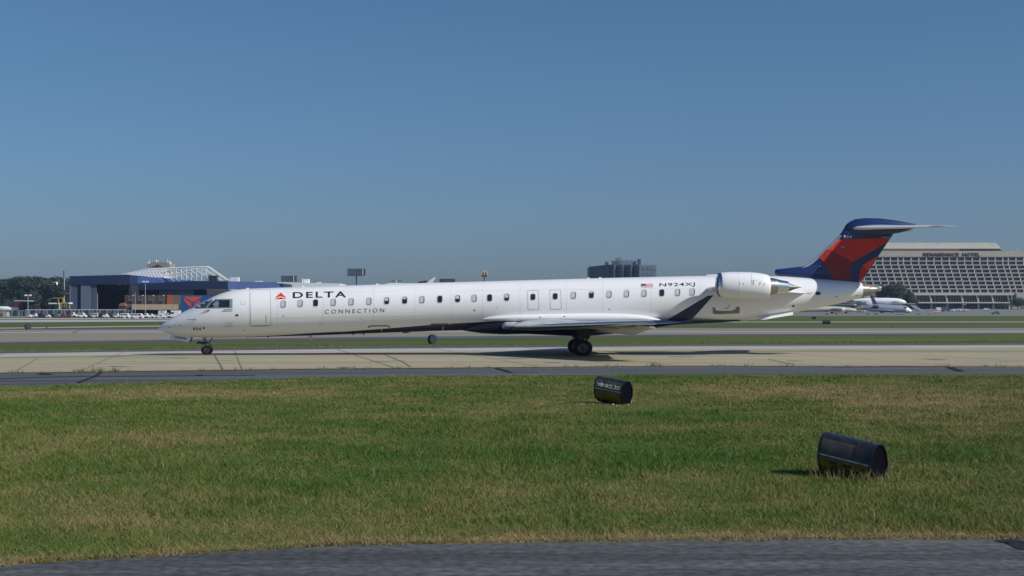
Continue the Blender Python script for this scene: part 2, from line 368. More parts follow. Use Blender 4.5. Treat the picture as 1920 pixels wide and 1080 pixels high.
# ------------------------------------------------------------------ grass blades
DRUM_SPOTS = [(2.6, 36.0, 1.3, .35), (5.0, 20.45, .5, 1.7)]   # worn turf round one drum, unmown tufts round the other
def blades(name, n, yr, region, hmul=1.0, wmul=1.0, pows=1.0, seed=1, label=None, dryoff=0.0):
    r = np.random.default_rng(seed)
    u = r.random(n)
    y = yr[0]*(yr[1]/yr[0])**u
    x = (r.random(n)*2-1)*(y*0.40+4.0)
    # leave out blades beyond the verge
    keep = region(x, y); x = x[keep]; y = y[keep]; n = len(x)
    tall = noise2(x*1.1, y*0.8, 21, 5); d = dryness(x, y)
    hgt = (0.020+0.060*r.random(n)**1.6)*(0.35+2.6*np.clip(tall-.25,0,1)**1.5)*hmul*(1+0.35*(1-d))
    stem = r.random(n) < 0.010*(0.3+2.4*(noise2(x*.6+9, y*.6, 33, 2) > .55)); hgt = np.where(stem, hgt*2.0+0.05, hgt)
    for (cx_, cy_, rad_, mul_) in DRUM_SPOTS: hgt = hgt*(1+(mul_-1)*np.exp(-((x-cx_)/rad_)**2-((y-cy_)/rad_)**2))
    w = (0.0020+0.0023*r.random(n))*np.clip(y/16, 1, 4)**0.85*wmul; w = np.where(stem, w*0.5, w)
    ang = r.random(n)*2*math.pi; dx = np.cos(ang)*w; dy = np.sin(ang)*w
    la = r.random(n)*2*math.pi; lean = hgt*(0.25+1.35*r.random(n))
    tx = x+np.cos(la)*lean; ty = y+np.sin(la)*lean
    V = np.empty((n, 3, 3)); V[:,0] = np.c_[x-dx, y-dy, np.zeros(n)]; V[:,1] = np.c_[x+dx, y+dy, np.zeros(n)]; V[:,2] = np.c_[tx, ty, hgt]
    me = bpy.data.meshes.new(name); me.vertices.add(3*n); me.vertices.foreach_set('co', V.ravel())
    me.loops.add(3*n); me.loops.foreach_set('vertex_index', np.arange(3*n, dtype=np.int32))
    me.polygons.add(n); me.polygons.foreach_set('loop_start', np.arange(0, 3*n, 3, dtype=np.int32))
    try: me.polygons.foreach_set('loop_total', np.full(n, 3, dtype=np.int32))
    except Exception: pass
    me.update(calc_edges=True)
    dd = np.clip(d + dryoff + 0.55*(r.random(n)-0.5) + np.where(stem, 0.35, 0), 0, 1)
    a = me.attributes.new('dry', 'FLOAT', 'POINT'); a.data.foreach_set('value', np.repeat(dd, 3).astype('f'))
    me.materials.append(M['grassblade'])
    o = bpy.data.objects.new(name, me); C.objects.link(o)
    tag(o, label, 'grass', kind='stuff')
def between(far, near, pad=0.0):
    A = edge_w(far, 60); B = edge_w(near, 60)
    ax = [p.x for p in A]; ay = [p.y for p in A]; bx = [p.x for p in B]; by = [p.y for p in B]
    def fn(x, y):
        j = 0.30*(noise2(x*2.3, y*0+3, 9, 5)-0.5)
        return (y < np.interp(x, ax, ay)-pad+j*6) & (y > np.interp(x, bx, by)+pad*0.3+j)
    return fn
lawn = between((725,706.5,699.5,699.5), (1061,1024,1014,1012))
blades('lawn_grass', 1600000, (13.2, 54), lawn, seed=1, label='rough patchy green and dry brown grass between the two taxiways')
strip_g = between((656.5,647.5,642.5,638.5), (660.6,651,646.6,643.4))
blades('verge_grass', 110000, (80, 125), strip_g, hmul=1.7, wmul=1.3, seed=2, label='green grass strip between the taxiway and the runway')

# drifts of straw and dead stems along the near kerb of the lawn
def weeds():
    mb = MB(); r = random.Random(12); V = []
    spots = []
    for k in range(70):
        px = r.uniform(-40, 1960); e = interp(px, (0,640,1280,1920), (700.4,692.3,687.1,688.6)); spots.append((px, e+r.uniform(-.6,.5), r.uniform(.06,.22)))
    for k in range(16): spots.append((r.gauss(180, 30) if k < 9 else r.gauss(1300, 140), 0, r.uniform(.15,.38)))
    for px, py, h in spots:
        if py == 0: py = interp(px, (0,640,1280,1920), (700.4,692.3,687.1,688.6))
        Y = F*H/(py-HY); x = X(px, Y)
        for b in range(r.randint(5, 16)):
            a = r.uniform(0, 6.28); q = Vector((x+r.gauss(0,.10), Y+r.gauss(0,.10), .01)); w = .012
            mb.poly([q+Vector((math.cos(a)*w, math.sin(a)*w, 0)), q-Vector((math.cos(a)*w, math.sin(a)*w, 0)), q+Vector((r.gauss(0,h*.5), r.gauss(0,h*.5), h*r.uniform(.5,1)))])
    o = mb.build('edge_weeds', mat('weed_green', (0.09,0.12,0.03), 0.8, noise=.4, nscale=1), fixn=False); tag(o, 'sparse weeds growing along the near edge of the concrete taxiway', 'weeds', kind='stuff')
weeds()
def straw():
    mb = MB(); r = random.Random(5); E = edge_w((1061,1024,1014,1012), 3); ex = [p.x for p in E]; ey = [p.y for p in E]
    for k in range(2600):
        x = r.uniform(-7, 7); y = interp(x, ex, ey)+abs(r.gauss(0.02, 0.13)); a = r.uniform(0, math.pi); l = r.uniform(.03, .16); w = .004
        z = r.uniform(.012, .05); d = Vector((math.cos(a), math.sin(a)*.6, r.uniform(-.1,.3)))*l; n = Vector((-math.sin(a), math.cos(a), 0))*w
        p = Vector((x, y, z)); mb.poly([p-n, p+n, p+d])
    for k in range(2600):      # dry seed stems standing above the turf, thickest round the half-sunk drum
        if k < 230: x = r.uniform(4.25, 5.45); y = 21.1 - .25 - (x-4.25)*.25 - abs(r.gauss(0,.16)); h = r.uniform(.07,.21)
        else:
            y = 15.3*(30/15.3)**r.random(); x = r.uniform(-1,1)*(y*.38+1); h = r.uniform(.07,.17)
            if float(noise2(np.array([x*.7]), np.array([y*.5]), 44, 2)[0]) < .48: continue
        a = r.uniform(0, 6.28); w = .0022; dx, dy = math.cos(a)*w, math.sin(a)*w; l = r.uniform(.1,.6)*h; b = r.uniform(0,6.28)
        p = Vector((x, y, 0)); m_ = p+Vector((math.cos(b)*l*.4, math.sin(b)*l*.4, h*.6)); q = p+Vector((math.cos(b)*l, math.sin(b)*l, h))
        mb.poly([p-Vector((dx,dy,0)), p+Vector((dx,dy,0)), m_+Vector((dx,dy,0)), q, m_-Vector((dx,dy,0))])
    o = mb.build('dead_straw', mat('straw', (0.24,0.175,0.085), 0.8, noise=0.5, nscale=9), fixn=False); tag(o, 'dry straw and seed stems along the near taxiway edge and across the lawn', 'straw', kind='stuff')
straw()

# ------------------------------------------------------------------ the regional jet
OX, OY, PSI = 3.82, 80.0, R(2.0)
CP, SP = math.cos(PSI), math.sin(PSI)
def L(px, py, l):                  # photo measurement at lateral offset l -> aircraft coordinates (aft, far side, up)
    k = (px-960)/F
    s = (k*(OY+CP*l) - OX + l*SP)/(CP - k*SP)
    wy = OY + s*SP + l*CP
    return (s, l, H + (HY-py)*wy/F)
def Lv(px, py, l): return Vector(L(px, py, l))
jet = empty('regional_jet', (OX, OY, 0), 'long white twin-engine regional jet with red and navy tail taxiing on the concrete', 'aeroplane', rz=PSI)

TOP = [(297,615),(300,611.8),(305,608),(312,602.8),(322,596.7),(334,590),(347,583.4),(360,577.3),(374,569.6),(392,560.6),(405,554),(422,547.7),(438,543.8),(457,541.7),(480,540.7),(560,538),(643,535.5),(727,532.6),(810,530),(880,528.3),(1020,524.3),(1140,521),(1240,518.7),(1320,517),(1400,516.4),(1470,518),(1528,522.3),(1570,525.5),(1592,527.2),(1613,529.4)]
BOT = [(297,616.5),(300,619),(305,621.2),(312,624),(322,626.6),(334,629),(347,631),(363,632.4),(380,633.4),(413,633.9),(463,632.8),(513,630.9),(560,629.8),(643,627),(727,623.7),(810,620.8),(867,619.2),(1020,615.6),(1140,612.4),(1240,609),(1300,606.6),(1350,604.3),(1400,600.6),(1430,596.5),(1470,590),(1503,583.2),(1537,576.7),(1570,569.8),(1592,564.2),(1613,558.5)]
EDGE = [(297,640),(460,640),(470,632.6),(500,630.6),(530,628.9),(560,626.7),(597,624),(643,622.3),(727,616),(810,609),(877,605),(943,602.6),(1080,601.8),(1240,601.6),(1300,601.4),(1350,601.5),(1390,601.5),(1405,606),(1613,640)]
PXS = sorted(set([p[0] for p in TOP+BOT] + list(range(490, 1600, 30))))
WID = [(297,.04),(300,.16),(305,.27),(312,.40),(322,.55),(334,.70),(347,.84),(363,.99),(380,1.11),(405,1.23),(438,1.32),(470,1.345),(1300,1.345),(1400,1.33),(1470,1.22),(1528,1.02),(1592,.72),(1613,.60)]
def col(t): return [a[0] for a in t], [a[1] for a in t]
def station(px):
    t = interp(px, *col(TOP)); b = interp(px, *col(BOT))
    pt = L(px, t, 0); pb = L(px, b, 0)
    return pt[0], (pt[2]+pb[2])/2, (pt[2]-pb[2])/2, interp(px, *col(WID))
ST = [station(p) for p in PXS]
SS = [a[0] for a in ST]; SZC = [a[1] for a in ST]; SRZ = [a[2] for a in ST]; SRY = [a[3] for a in ST]
def skin(px, py, eps=0.006, side=-1):   # point of the fuselage skin seen at a photo position
    l = -1.2
    for _ in range(8):
        s, _l, z = L(px, py, l)
        zc, rz, ry = interp(s, SS, SZC), interp(s, SS, SRZ), interp(s, SS, SRY)
        q = max(-0.995, min(0.995, (z-zc)/rz))
        l = -(ry*math.sqrt(1-q*q))-eps
    return Vector((s, l*(-side), z)) if side == 1 else Vector((s, l, z))

def fuselage():
    NT, NB = 26, 10; rings = []
    for px, (s, zc, rz, ry) in zip(PXS, ST):
        ze = L(px, interp(px, *col(EDGE)), -ry*0.8)[2]
        th = math.acos(max(-1, min(1, (ze-zc)/rz))) if rz > 0.02 else math.pi*0.97
        th = min(th, math.pi*0.985)
        an = [th*k/NT for k in range(NT)] + [th+(math.pi-th)*k/NB for k in range(NB)]
        near = [(s, -ry*math.sin(a), zc+rz*math.cos(a)) for a in an]
        far = [(s, ry*math.sin(a), zc+rz*math.cos(a)) for a in reversed(an[1:])]
        rings.append(near + [(s, 0, zc-rz)] + far)
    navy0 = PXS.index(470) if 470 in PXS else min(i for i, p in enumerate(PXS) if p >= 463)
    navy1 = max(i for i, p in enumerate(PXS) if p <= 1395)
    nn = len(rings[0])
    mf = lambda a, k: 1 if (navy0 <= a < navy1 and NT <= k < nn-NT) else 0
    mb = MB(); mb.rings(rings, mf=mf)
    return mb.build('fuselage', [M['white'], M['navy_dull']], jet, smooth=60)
fus = fuselage()

def decal(polys, name, m, parent, eps=0.006, sub=4.0, surf_fn=None, extra=None):
    """flat outlines in photo pixels, cut into small cells and laid on the skin"""
    fn = surf_fn or (lambda x, y: skin(x, y, eps))
    bm = bmesh.new()
    for pts in polys:
        vs_ = [bm.verts.new((p[0], -p[1], 0)) for p in pts]
        bm.faces.new(vs_)
    slice_bm(bm, sub)
    for v in bm.verts:
        v.co = fn(v.co.x, -v.co.y)
    me = bpy.data.meshes.new(name); bm.to_mesh(me); bm.free()
    me.materials.append(m)
    o = bpy.data.objects.new(name, me); C.objects.link(o)
    if parent: o.parent = parent
    return o
def slice_bm(bm, step):
    xs = [v.co.x for v in bm.verts]; ys = [v.co.y for v in bm.verts]
    for lo, hi, ax in ((min(ys), max(ys), (0,1,0)), (min(xs), max(xs), (1,0,0))):
        st = step if ax[1] else step*6
        t = math.ceil(lo/st)*st
        while t < hi:
            bmesh.ops.bisect_plane(bm, geom=bm.verts[:]+bm.edges[:]+bm.faces[:], plane_co=Vector(ax)*t, plane_no=Vector(ax), dist=1e-5)
            t += st
    bmesh.ops.triangulate(bm, faces=bm.faces[:])
def ring_poly(cx, cy, w, h, r, t, slope=0.0, skew=0.0, n=5):
    def rr(w, h, r):
        P = []
        for qx, qy, a0 in ((1,1,0),(-1,1,90),(-1,-1,180),(1,-1,270)):
            for k in range(n+1):
                a = R(a0+90*k/n); P.append((qx*(w/2-r)+r*math.cos(a), qy*(h/2-r)+r*math.sin(a)))
        return [(cx+x+skew*y, cy-y+slope*x) for x, y in P]
    return rr(w, h, r), rr(w-2*t, h-2*t, max(.3, r-t))
def frame_quads(outer, inner):
    n = len(outer); return [[outer[k], outer[(k+1) % n], inner[(k+1) % n], inner[k]] for k in range(n)]
SL = -0.030    # fuselage rises to the right

def text_bm(body, x0, x1, ybase, hgt, slope=0.0, weight=0.0, spacing=1.0, shear=0.0):
    cu = bpy.data.curves.new('lettering', 'FONT'); cu.body = body; cu.size = 1; cu.offset = weight; cu.space_character = spacing
    cu.resolution_u = 3; cu.shear = shear
    o = bpy.data.objects.new('lettering_source', cu)
    me = bpy.data.meshes.new_from_object(o)
    bm = bmesh.new(); bm.from_mesh(me); bpy.data.objects.remove(o); bpy.data.meshes.remove(me)
    xs = [v.co.x for v in bm.verts]; ys = [v.co.y for v in bm.verts]
    a, b, c, d = min(xs), max(xs), min(ys), max(ys)
    for v in bm.verts:
        x = x0+(v.co.x-a)/(b-a)*(x1-x0); y = ybase - (v.co.y-c)/(d-c)*hgt + slope*(x-x0)
        v.co = Vector((x, -y, 0))
    return bm
def lettering(body, x0, x1, ybase, hgt, slope, m, name, parent, weight=0.0, spacing=1.0, surf_fn=None, step=2.5, shear=0.0, eps=0.008):
    fn = surf_fn or (lambda x, y: skin(x, y, eps))
    bm = text_bm(body, x0, x1, ybase, hgt, slope, weight, spacing, shear)
    slice_bm(bm, step)
    for v in bm.verts: v.co = fn(v.co.x, -v.co.y)
    me = bpy.data.meshes.new(name); bm.to_mesh(me); bm.free(); me.materials.append(m)
    o = bpy.data.objects.new(name, me); C.objects.link(o)
    if parent: o.parent = parent
    return o

# titles
lettering('DELTA', 549, 649, 559.0, 11.4, -0.017, M['ink'], 'airline_lettering', jet, weight=0.022, spacing=1.25)
lettering('CONNECTION', 609.5, 720.5, 588.2, 7.6, -0.026, M['ink_grey'], 'airline_lettering', jet, weight=-0.002, spacing=1.5)
lettering('N924XJ', 1236.5, 1303, 539.2, 8.4, -0.022, M['ink'], 'registration_lettering', jet, weight=0.010, spacing=1.1)
lettering('924', 361.5, 377, 619.8, 5.4, -0.01, M['ink'], 'fleet_number', fus, weight=0.012, spacing=1.1, step=1.2, eps=.022)
em = decal([[(526.3,548.3),(537.7,558.6),(526.5,555.6),(514.8,559.0)]], 'emblem', M['red_bright'], jet)
decal([[(526.4,557.2),(536.9,560.6),(514.9,561.0)]], 'emblem_base', M['red_mid'], em)
# national flag
fl = decal([[(1202,532),(1225,531.4),(1225,539.4),(1202,540.2)]], 'flag', mat('flag_white', (.78,.74,.73), .5, noise=.02), jet, eps=.006)
decal([[(1202+(9 if k < 4 else 0),532.4+k*1.2),(1225,531.8+k*1.2),(1225,532.4+k*1.2),(1202+(9 if k < 4 else 0),533.0+k*1.2)] for k in range(6)], 'stripes', M['flagred'], fl, eps=.010)
decal([[(1202,532),(1211,531.8),(1211,536.0),(1202,536.2)]], 'canton', M['flagblue'], fl, eps=.012)

# cabin windows: (x, y, how much of the pane the shade covers, 0..1)
WIN = [(530.8,570.3,1),(562.8,569,1),(591.7,568,0),(624.7,567,1),(658.3,566,1),(691.7,565,1),(725,564,.5),(758.7,563,.3),(791,562,1),(824.7,561,0),(858,560.2,.5),(889,559.2,1),(918,558.4,0),(950,557.5,.55),
       (1075,553.8,1),(1108.8,552.8,.2),(1142,551.8,1),(1174.6,550.9,1),(1207.5,550,1),(1240.8,549,0),(1270.5,548.3,1),(1298,547.5,1)]
def cabin_window(cx, cy, shade, parent, w=9.8, h=13.4):
    o, i = ring_poly(cx, cy, w+2.2, h+2.4, 4.2, 1.3, SL, 0.02)
    fr = decal(frame_quads(o, i), 'window', M['wframe'], parent, eps=.005, sub=20)
    o, i = ring_poly(cx, cy, w, h, 3.6, 0.7, SL, 0.02)
    decal(frame_quads(o, i), 'frame', M['rimdark'], fr, eps=.008, sub=20)
    p, q = ring_poly(cx, cy, w-1.0, h-1.0, 3.2, .5, SL, 0.02)
    decal([p], 'pane', M['pane'], fr, eps=.004, sub=3)
    if shade > 0:
        p, q = ring_poly(cx-0.5, cy-0.4 if shade == 1 else cy, w-2.6, h-2.0, 2.6, .5, SL, 0.02)
        top = cy-(h-2)/2; lim = top+(h-2)*shade
        p = [(x, min(y, lim)) for x, y in p] if shade < 1 else p
        # drop duplicate corner points made by the clamp
        qq = [p[0]]
        for a in p[1:]:
            if abs(a[0]-qq[-1][0])+abs(a[1]-qq[-1][1]) > .02: qq.append(a)
        decal([qq], 'shade', M['shade'], fr, eps=.0065, sub=3)
    return fr
for cx, cy, s_ in WIN: cabin_window(cx, cy, s_, jet)
for (cx, cy, wx, wy) in ((999.7,562.6,999.2,556.8),(1041.7,561.8,1041.0,555.6)):
    o, i = ring_poly(cx, cy, 21.5, 37.5, 3.0, 1.0, SL, -0.05)
    d = decal(frame_quads(o, i), 'exit_door', M['line'], jet, sub=8); d['label'] = 'overwing emergency exit outlined in grey'
    cabin_window(wx, wy, 0, d, 9.6, 12.2)
# forward service door
dr = decal([[(469.2,543.6),(506.0,543.0),(507.4,609.4),(470.4,610.6)]], 'door', M['white'], jet, eps=.010, sub=4)
o_ = [(468,542.8),(507,542.2),(508.6,610.6),(469.2,611.8)]; i_ = [(469.2,543.6),(506.0,543.0),(507.4,609.4),(470.4,610.6)]
decal(frame_quads(o_, i_), 'door_seal', M['line'], dr, eps=.008, sub=4)
decal([[(498.2,594.2),(499.2,594.2),(499.4,604.8),(498.4,604.8)],[(497,592.2),(501,592.1),(501,592.9),(497,593)]], 'door_handle', M['mark_red'], dr, eps=.014)
decal([[(474.5,611.2),(502,610.2),(502,611.4),(474.5,612.4)]], 'sill', M['rimdark'], dr, eps=.014)

# cockpit glazing
def under_top(pts, d): return [(x, max(y, interp(x, *col(TOP))+d)) for x, y in pts]
cw = decal([under_top([(357.8,577.8),(362,575),(368,571),(374,568),(380,564),(386,561),(392,560.8),(400,560.6),(412,560.4),(436,560.2),(436,577.4),(400,578),(372,578.6)], .5)], 'cockpit_window_frame', mat('grey_window_frame', (.24,.25,.27), .4, noise=.05), jet, eps=.010, sub=1.5)
decal([under_top([(361.5,577.2),(366,573),(371,570),(376,566.8),(382,564.4),(388,562.9),(397,562.6),(391.5,568),(384.8,576.8)], 1.3)], 'windscreen', mat('tinted_pane', (.025,.065,.07), .12, noise=.3, coat=.5), cw, eps=.016, sub=1.5)
decal([[(389.6,576.4),(396,568.4),(401.4,562.9),(430.4,562.4),(430.4,575.8)]], 'side_window', M['pane'], cw, eps=.018, sub=3)

# small fittings and marks on the skin
def spot(cx, cy, rx, ry, m, name, eps=.012, parent=None):
    P = [(cx+rx*math.cos(2*math.pi*k/12), cy+ry*math.sin(2*math.pi*k/12)) for k in range(12)]
    return decal([P], name, m, parent or jet, eps=eps, sub=4)
for a in ((444.3,591,3.2,2.0),(382,615.2,2.0,1.7),(457.8,619,1.4,.9),(531.2,592.4,1.4,.9),(889.8,581.4,1.5,1.2),(1142.5,579.8,1.2,1.2)):
    spot(*a, M['dark'], 'service_port')
for a in ((1534,550,5.2,3.4),(1487.5,573.8,2.6,1.8)): spot(*a, M['dark'], 'vent')
spot(456,567.4,5.2,4.0, M['softline'], 'static_port_plate', .006); spot(456,567.4,3.8,2.8, M['white'], 'static_port_plate', .009)
marks = [[(416,583.2),(436,582.6),(436,583.4),(416,584)],[(418,580.6),(436,579.4),(436,580.6),(421,581.6)]]
decal(marks, 'small_lettering', M['ink_grey'], jet, eps=.012)
decal([[(421,605.2),(436,604.6),(436,605.4),(421,606)],[(419,612.6),(437,612),(437,612.7),(419,613.3)],[(430,609.6),(435,608.4),(435,609.2),(430,610.3)]], 'access_panel_mark', M['line'], jet, eps=.012)
decal([[(376,585.4),(388,582.4),(393,580.8),(394,581.8),(388,584),(380,586)],[(387,584.6),(392,584),(392,584.6),(387,585.2)]], 'pitot_mark', M['line'], jet, eps=.012)
decal([[(328,608.2),(329,608.2),(329,611.2),(328,611.2)],[(338,608.2),(339,608.2),(339,611.2),(338,611.2)],[(316,613),(320,612.6),(320,613.6),(316,614)]], 'static_wick_mark', M['dark'], jet, eps=.012)
def probe(px, py, dx):
    mb = MB(); a = skin(px, py, -.02); b = a+Vector((-.05,-.09,0)); c = b+Vector((-dx,0,0))
    mb.tube(a, b, .02, .016); mb.tube(b, c, .016, .008); mb.build('pitot_tube', M['dark'], jet)
probe(367.5, 599.2, .42); probe(393.5, 581.6, .25)
for x0, x1, y0, y1 in ((688.5,732.5,610.0,615.0),(804,846,606.5,611)):
    decal([[(x0,y1),(x0+3,y0+1.2),(x0+7,y0),(x1-7,y0-.4),(x1-3,y0+.8),(x1,y1-1),(x1-2,y1-.6),(x1-6,y0+2),(x0+7,y0+2.5),(x0+3,y1)]], 'bay_door_edge', M['patch'], jet, eps=.010, sub=3)
decal([[(1336,576),(1340,576.2),(1342.4,582),(1349,583.2),(1371,582.8),(1378.5,580.6),(1381,575.8),(1387,575.2),(1386.4,587.4),(1346,589.2),(1336.4,588)]], 'bay_frame', M['patch'], jet, eps=.012, sub=3)
decal([[(1357,577.8),(1366,576.8),(1368,577.4),(1362,578.6)],[(1366,571.6),(1369.6,574.4),(1368.8,575.4),(1365.6,572.6)]], 'handle_mark', M['dark'], jet, eps=.012)
decal([[(1511,548.6),(1524,548.2),(1524,549.4),(1511,549.8)],[(1513,550.6),(1521,550.4),(1521,551.2),(1513,551.4)]], 'warning_lettering', M['pink'], jet, eps=.012)
decal([[(1604,537),(1611,536.6),(1611,537.4),(1604,537.8)],[(1605,539),(1612,538.6),(1612,539.4),(1605,539.8)]], 'warning_lettering', M['pink'], jet, eps=.012)
decal([[(1566,555.6),(1571,555.2),(1571,556.4),(1566,556.8)],[(1604,554.6),(1609,554),(1609,554.8),(1604,555.4)]], 'drain_mark', M['rimdark'], jet, eps=.012)
for px, y0 in ((715.6,614.6),(830.6,610.0)):
    decal([[(px-.7,y0+2),(px+.7,y0+2),(px+.7,y0+8.5),(px-.7,y0+8.5)]], 'drain_stripe', M['softline'], jet, eps=.012)

seams = []
for px in (520,606,700,778,846,905,975,1062,1130,1220,1312):
    t0 = interp(px, *col(TOP))+2.5; b0 = min(interp(px, *col(EDGE)), interp(px, *col(BOT)))-1.5
    seams.append([(px,t0),(px+.45,t0),(px+.45,b0),(px,b0)])
fsm = mat('faint_seam', (.63,.635,.64), .45, noise=.05)
for q_ in seams: decal([q_], 'skin_seam', fsm, jet, eps=.0035, sub=3)
for y0, y1, a0_, a1_ in ((548,540.5,512,1300),(597,589.8,512,930)):
    decal([[(a0_,y0),(a1_,y0+(a1_-a0_)*(y1-y0)/(780 if a1_ > 1000 else 418)),(a1_,y0+.4+(a1_-a0_)*(y1-y0)/(780 if a1_ > 1000 else 418)),(a0_,y0+.4)]], 'lap_joint', bpy.data.materials['faint_seam'], jet, eps=.0035, sub=30)
decal([[(930,575),(931.5,575),(931.5,578),(930,578)],[(1020,574),(1021,574),(1021,575.4),(1020,575.4)],[(676,596),(679,596),(679,597.6),(676,597.6)],[(598,606),(602,605.9),(602,608.6),(598,608.8)],[(760,600),(766,599.8),(766,600.4),(760,600.6)]], 'access_panel_mark', M['softline'], jet, eps=.006)

# tail cone with the auxiliary exhaust
def tailcone():
    mb = MB(); rr = []
    for px, t, b, w in ((1613,529.3,558.6,.60),(1616,530,558,.58),(1625,531.5,555.5,.53),(1633,534,552.6,.47),(1641,536.0,548.2,.34),(1648,537.4,543.6,.22),(1648.6,538.2,542.8,.18)):
        pt = L(px,t,0); pb = L(px,b,0); zc = (pt[2]+pb[2])/2; rz = (pt[2]-pb[2])/2
        rr.append([(pt[0], -w*math.sin(2*math.pi*k/28), zc+rz*math.cos(2*math.pi*k/28)) for k in range(28)])
    mb.rings(rr); o = mb.build('tail_cone', M['apu'], jet, smooth=50)
    mb = MB(); p = Lv(1646, 540.4, 0); mb.tube(p, p+Vector((.16,0,-.01)), .17, .15, n=16); mb.build('exhaust_outlet', M['metal'], o, smooth=True)
tailcone()
decal([[(1630,538.8),(1636,538.6),(1636,540),(1630,540.2)]], 'tail_light', M['shade'], jet, surf_fn=lambda x, y: Lv(x, y, -.56))

# belly fairing and wing root fairing
def belly():
    mb = MB(); rr = []
    for px, zt, zb, w in ((866,617,619.4,.25),(885,612,622.4,.72),(905,606.5,625.2,1.12),(943,603,627.0,1.42),(985,602,626.0,1.5),(1043,602,628.6,1.55),(1075,602,630.2,1.56),(1105,602,629.6,1.56),(1140,602,626.6,1.52),(1175,602,622.4,1.45),(1207,602,618,1.36),(1257,602,609.6,1.22),(1295,601.5,607.2,1.0),(1345,601,604.9,.7),(1385,600,602.4,.4)):
        s = L(px,zb,0)[0]; b = L(px,zb,0)[2]; t = L(px,zt,0)[2]; n = 12; half = []
        for k in range(n+1):
            a = math.pi/2*k/n; half.append((w*math.cos(a)**0.7, t-(t-b)*math.sin(a)**0.9))
        pts = [(s, -y, z) for y, z in half] + [(s, y, z) for y, z in reversed(half[:-1])]
        rr.append(pts)
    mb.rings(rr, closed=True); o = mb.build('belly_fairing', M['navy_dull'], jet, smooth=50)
    mb = MB()
    for sg in (-1, 1):
        rr = []
        for px, zt, zb, w in ((903,597.5,599.5,.10),(918,594.0,602.0,.20),(940,592.2,603,.28),(962,590.8,603,.33),(1000,589.4,603,.36),(1050,588.2,603,.38),(1095,587.4,603,.38),(1140,587.4,603,.38),(1172,588.2,603,.36),(1195,589.8,603,.33),(1212,592.0,603,.29),(1228,595.8,603,.24),(1243,600.2,603.2,.15)):
            n = 16; a0 = L(px,zt,-1.45); b0 = L(px,zb,-1.45); zc = (a0[2]+b0[2])/2; rz = (a0[2]-b0[2])/2
            rr.append([(a0[0], sg*(1.22-.20*max(0,min(1,(962-px)/59))+w*math.cos(2*math.pi*k/n)), zc+rz*math.copysign(abs(math.sin(2*math.pi*k/n))**.8, math.sin(2*math.pi*k/n))) for k in range(n)])
        mb.rings(rr)
    r = mb.build('wing_root_fairing', M['white'], jet, smooth=50)
    for cx, cy in ((1012.5,595.0),(1058,593.7)):
        P = [(cx+1.7*math.cos(2*math.pi*k/12), cy+1.5*math.sin(2*math.pi*k/12)) for k in range(12)]
        decal([P], 'port', M['rimdark'], r, surf_fn=lambda x, y: Lv(x, y, -1.66))
belly()

# wings
def foil(le, te, thick, nrm, zoff=0.0, n=18, x0=0.0, x1=1.0, grow=0.0):
    """closed airfoil loop from te over the top to le and back; le, te in aircraft coords, nrm thickness direction"""
    le = Vector(le); te = Vector(te); c = te-le; ch = c.length; P = []
    def t(x): return 5*thick/ch*(0.2969*math.sqrt(x)-0.1260*x-0.3516*x*x+0.2843*x**3-0.1015*x**4)*ch+grow
    xs = [x0+(x1-x0)*(1-math.cos(math.pi*k/n))/2 for k in range(n+1)]
    for x in reversed(xs): P.append(le+c*x+nrm*(t(x)*1.05)+nrm*(0.02*ch*math.sin(math.pi*x)))
    for x in xs[1:]: P.append(le+c*x-nrm*(t(x)*0.95)+nrm*(0.02*ch*math.sin(math.pi*x)))
    return P
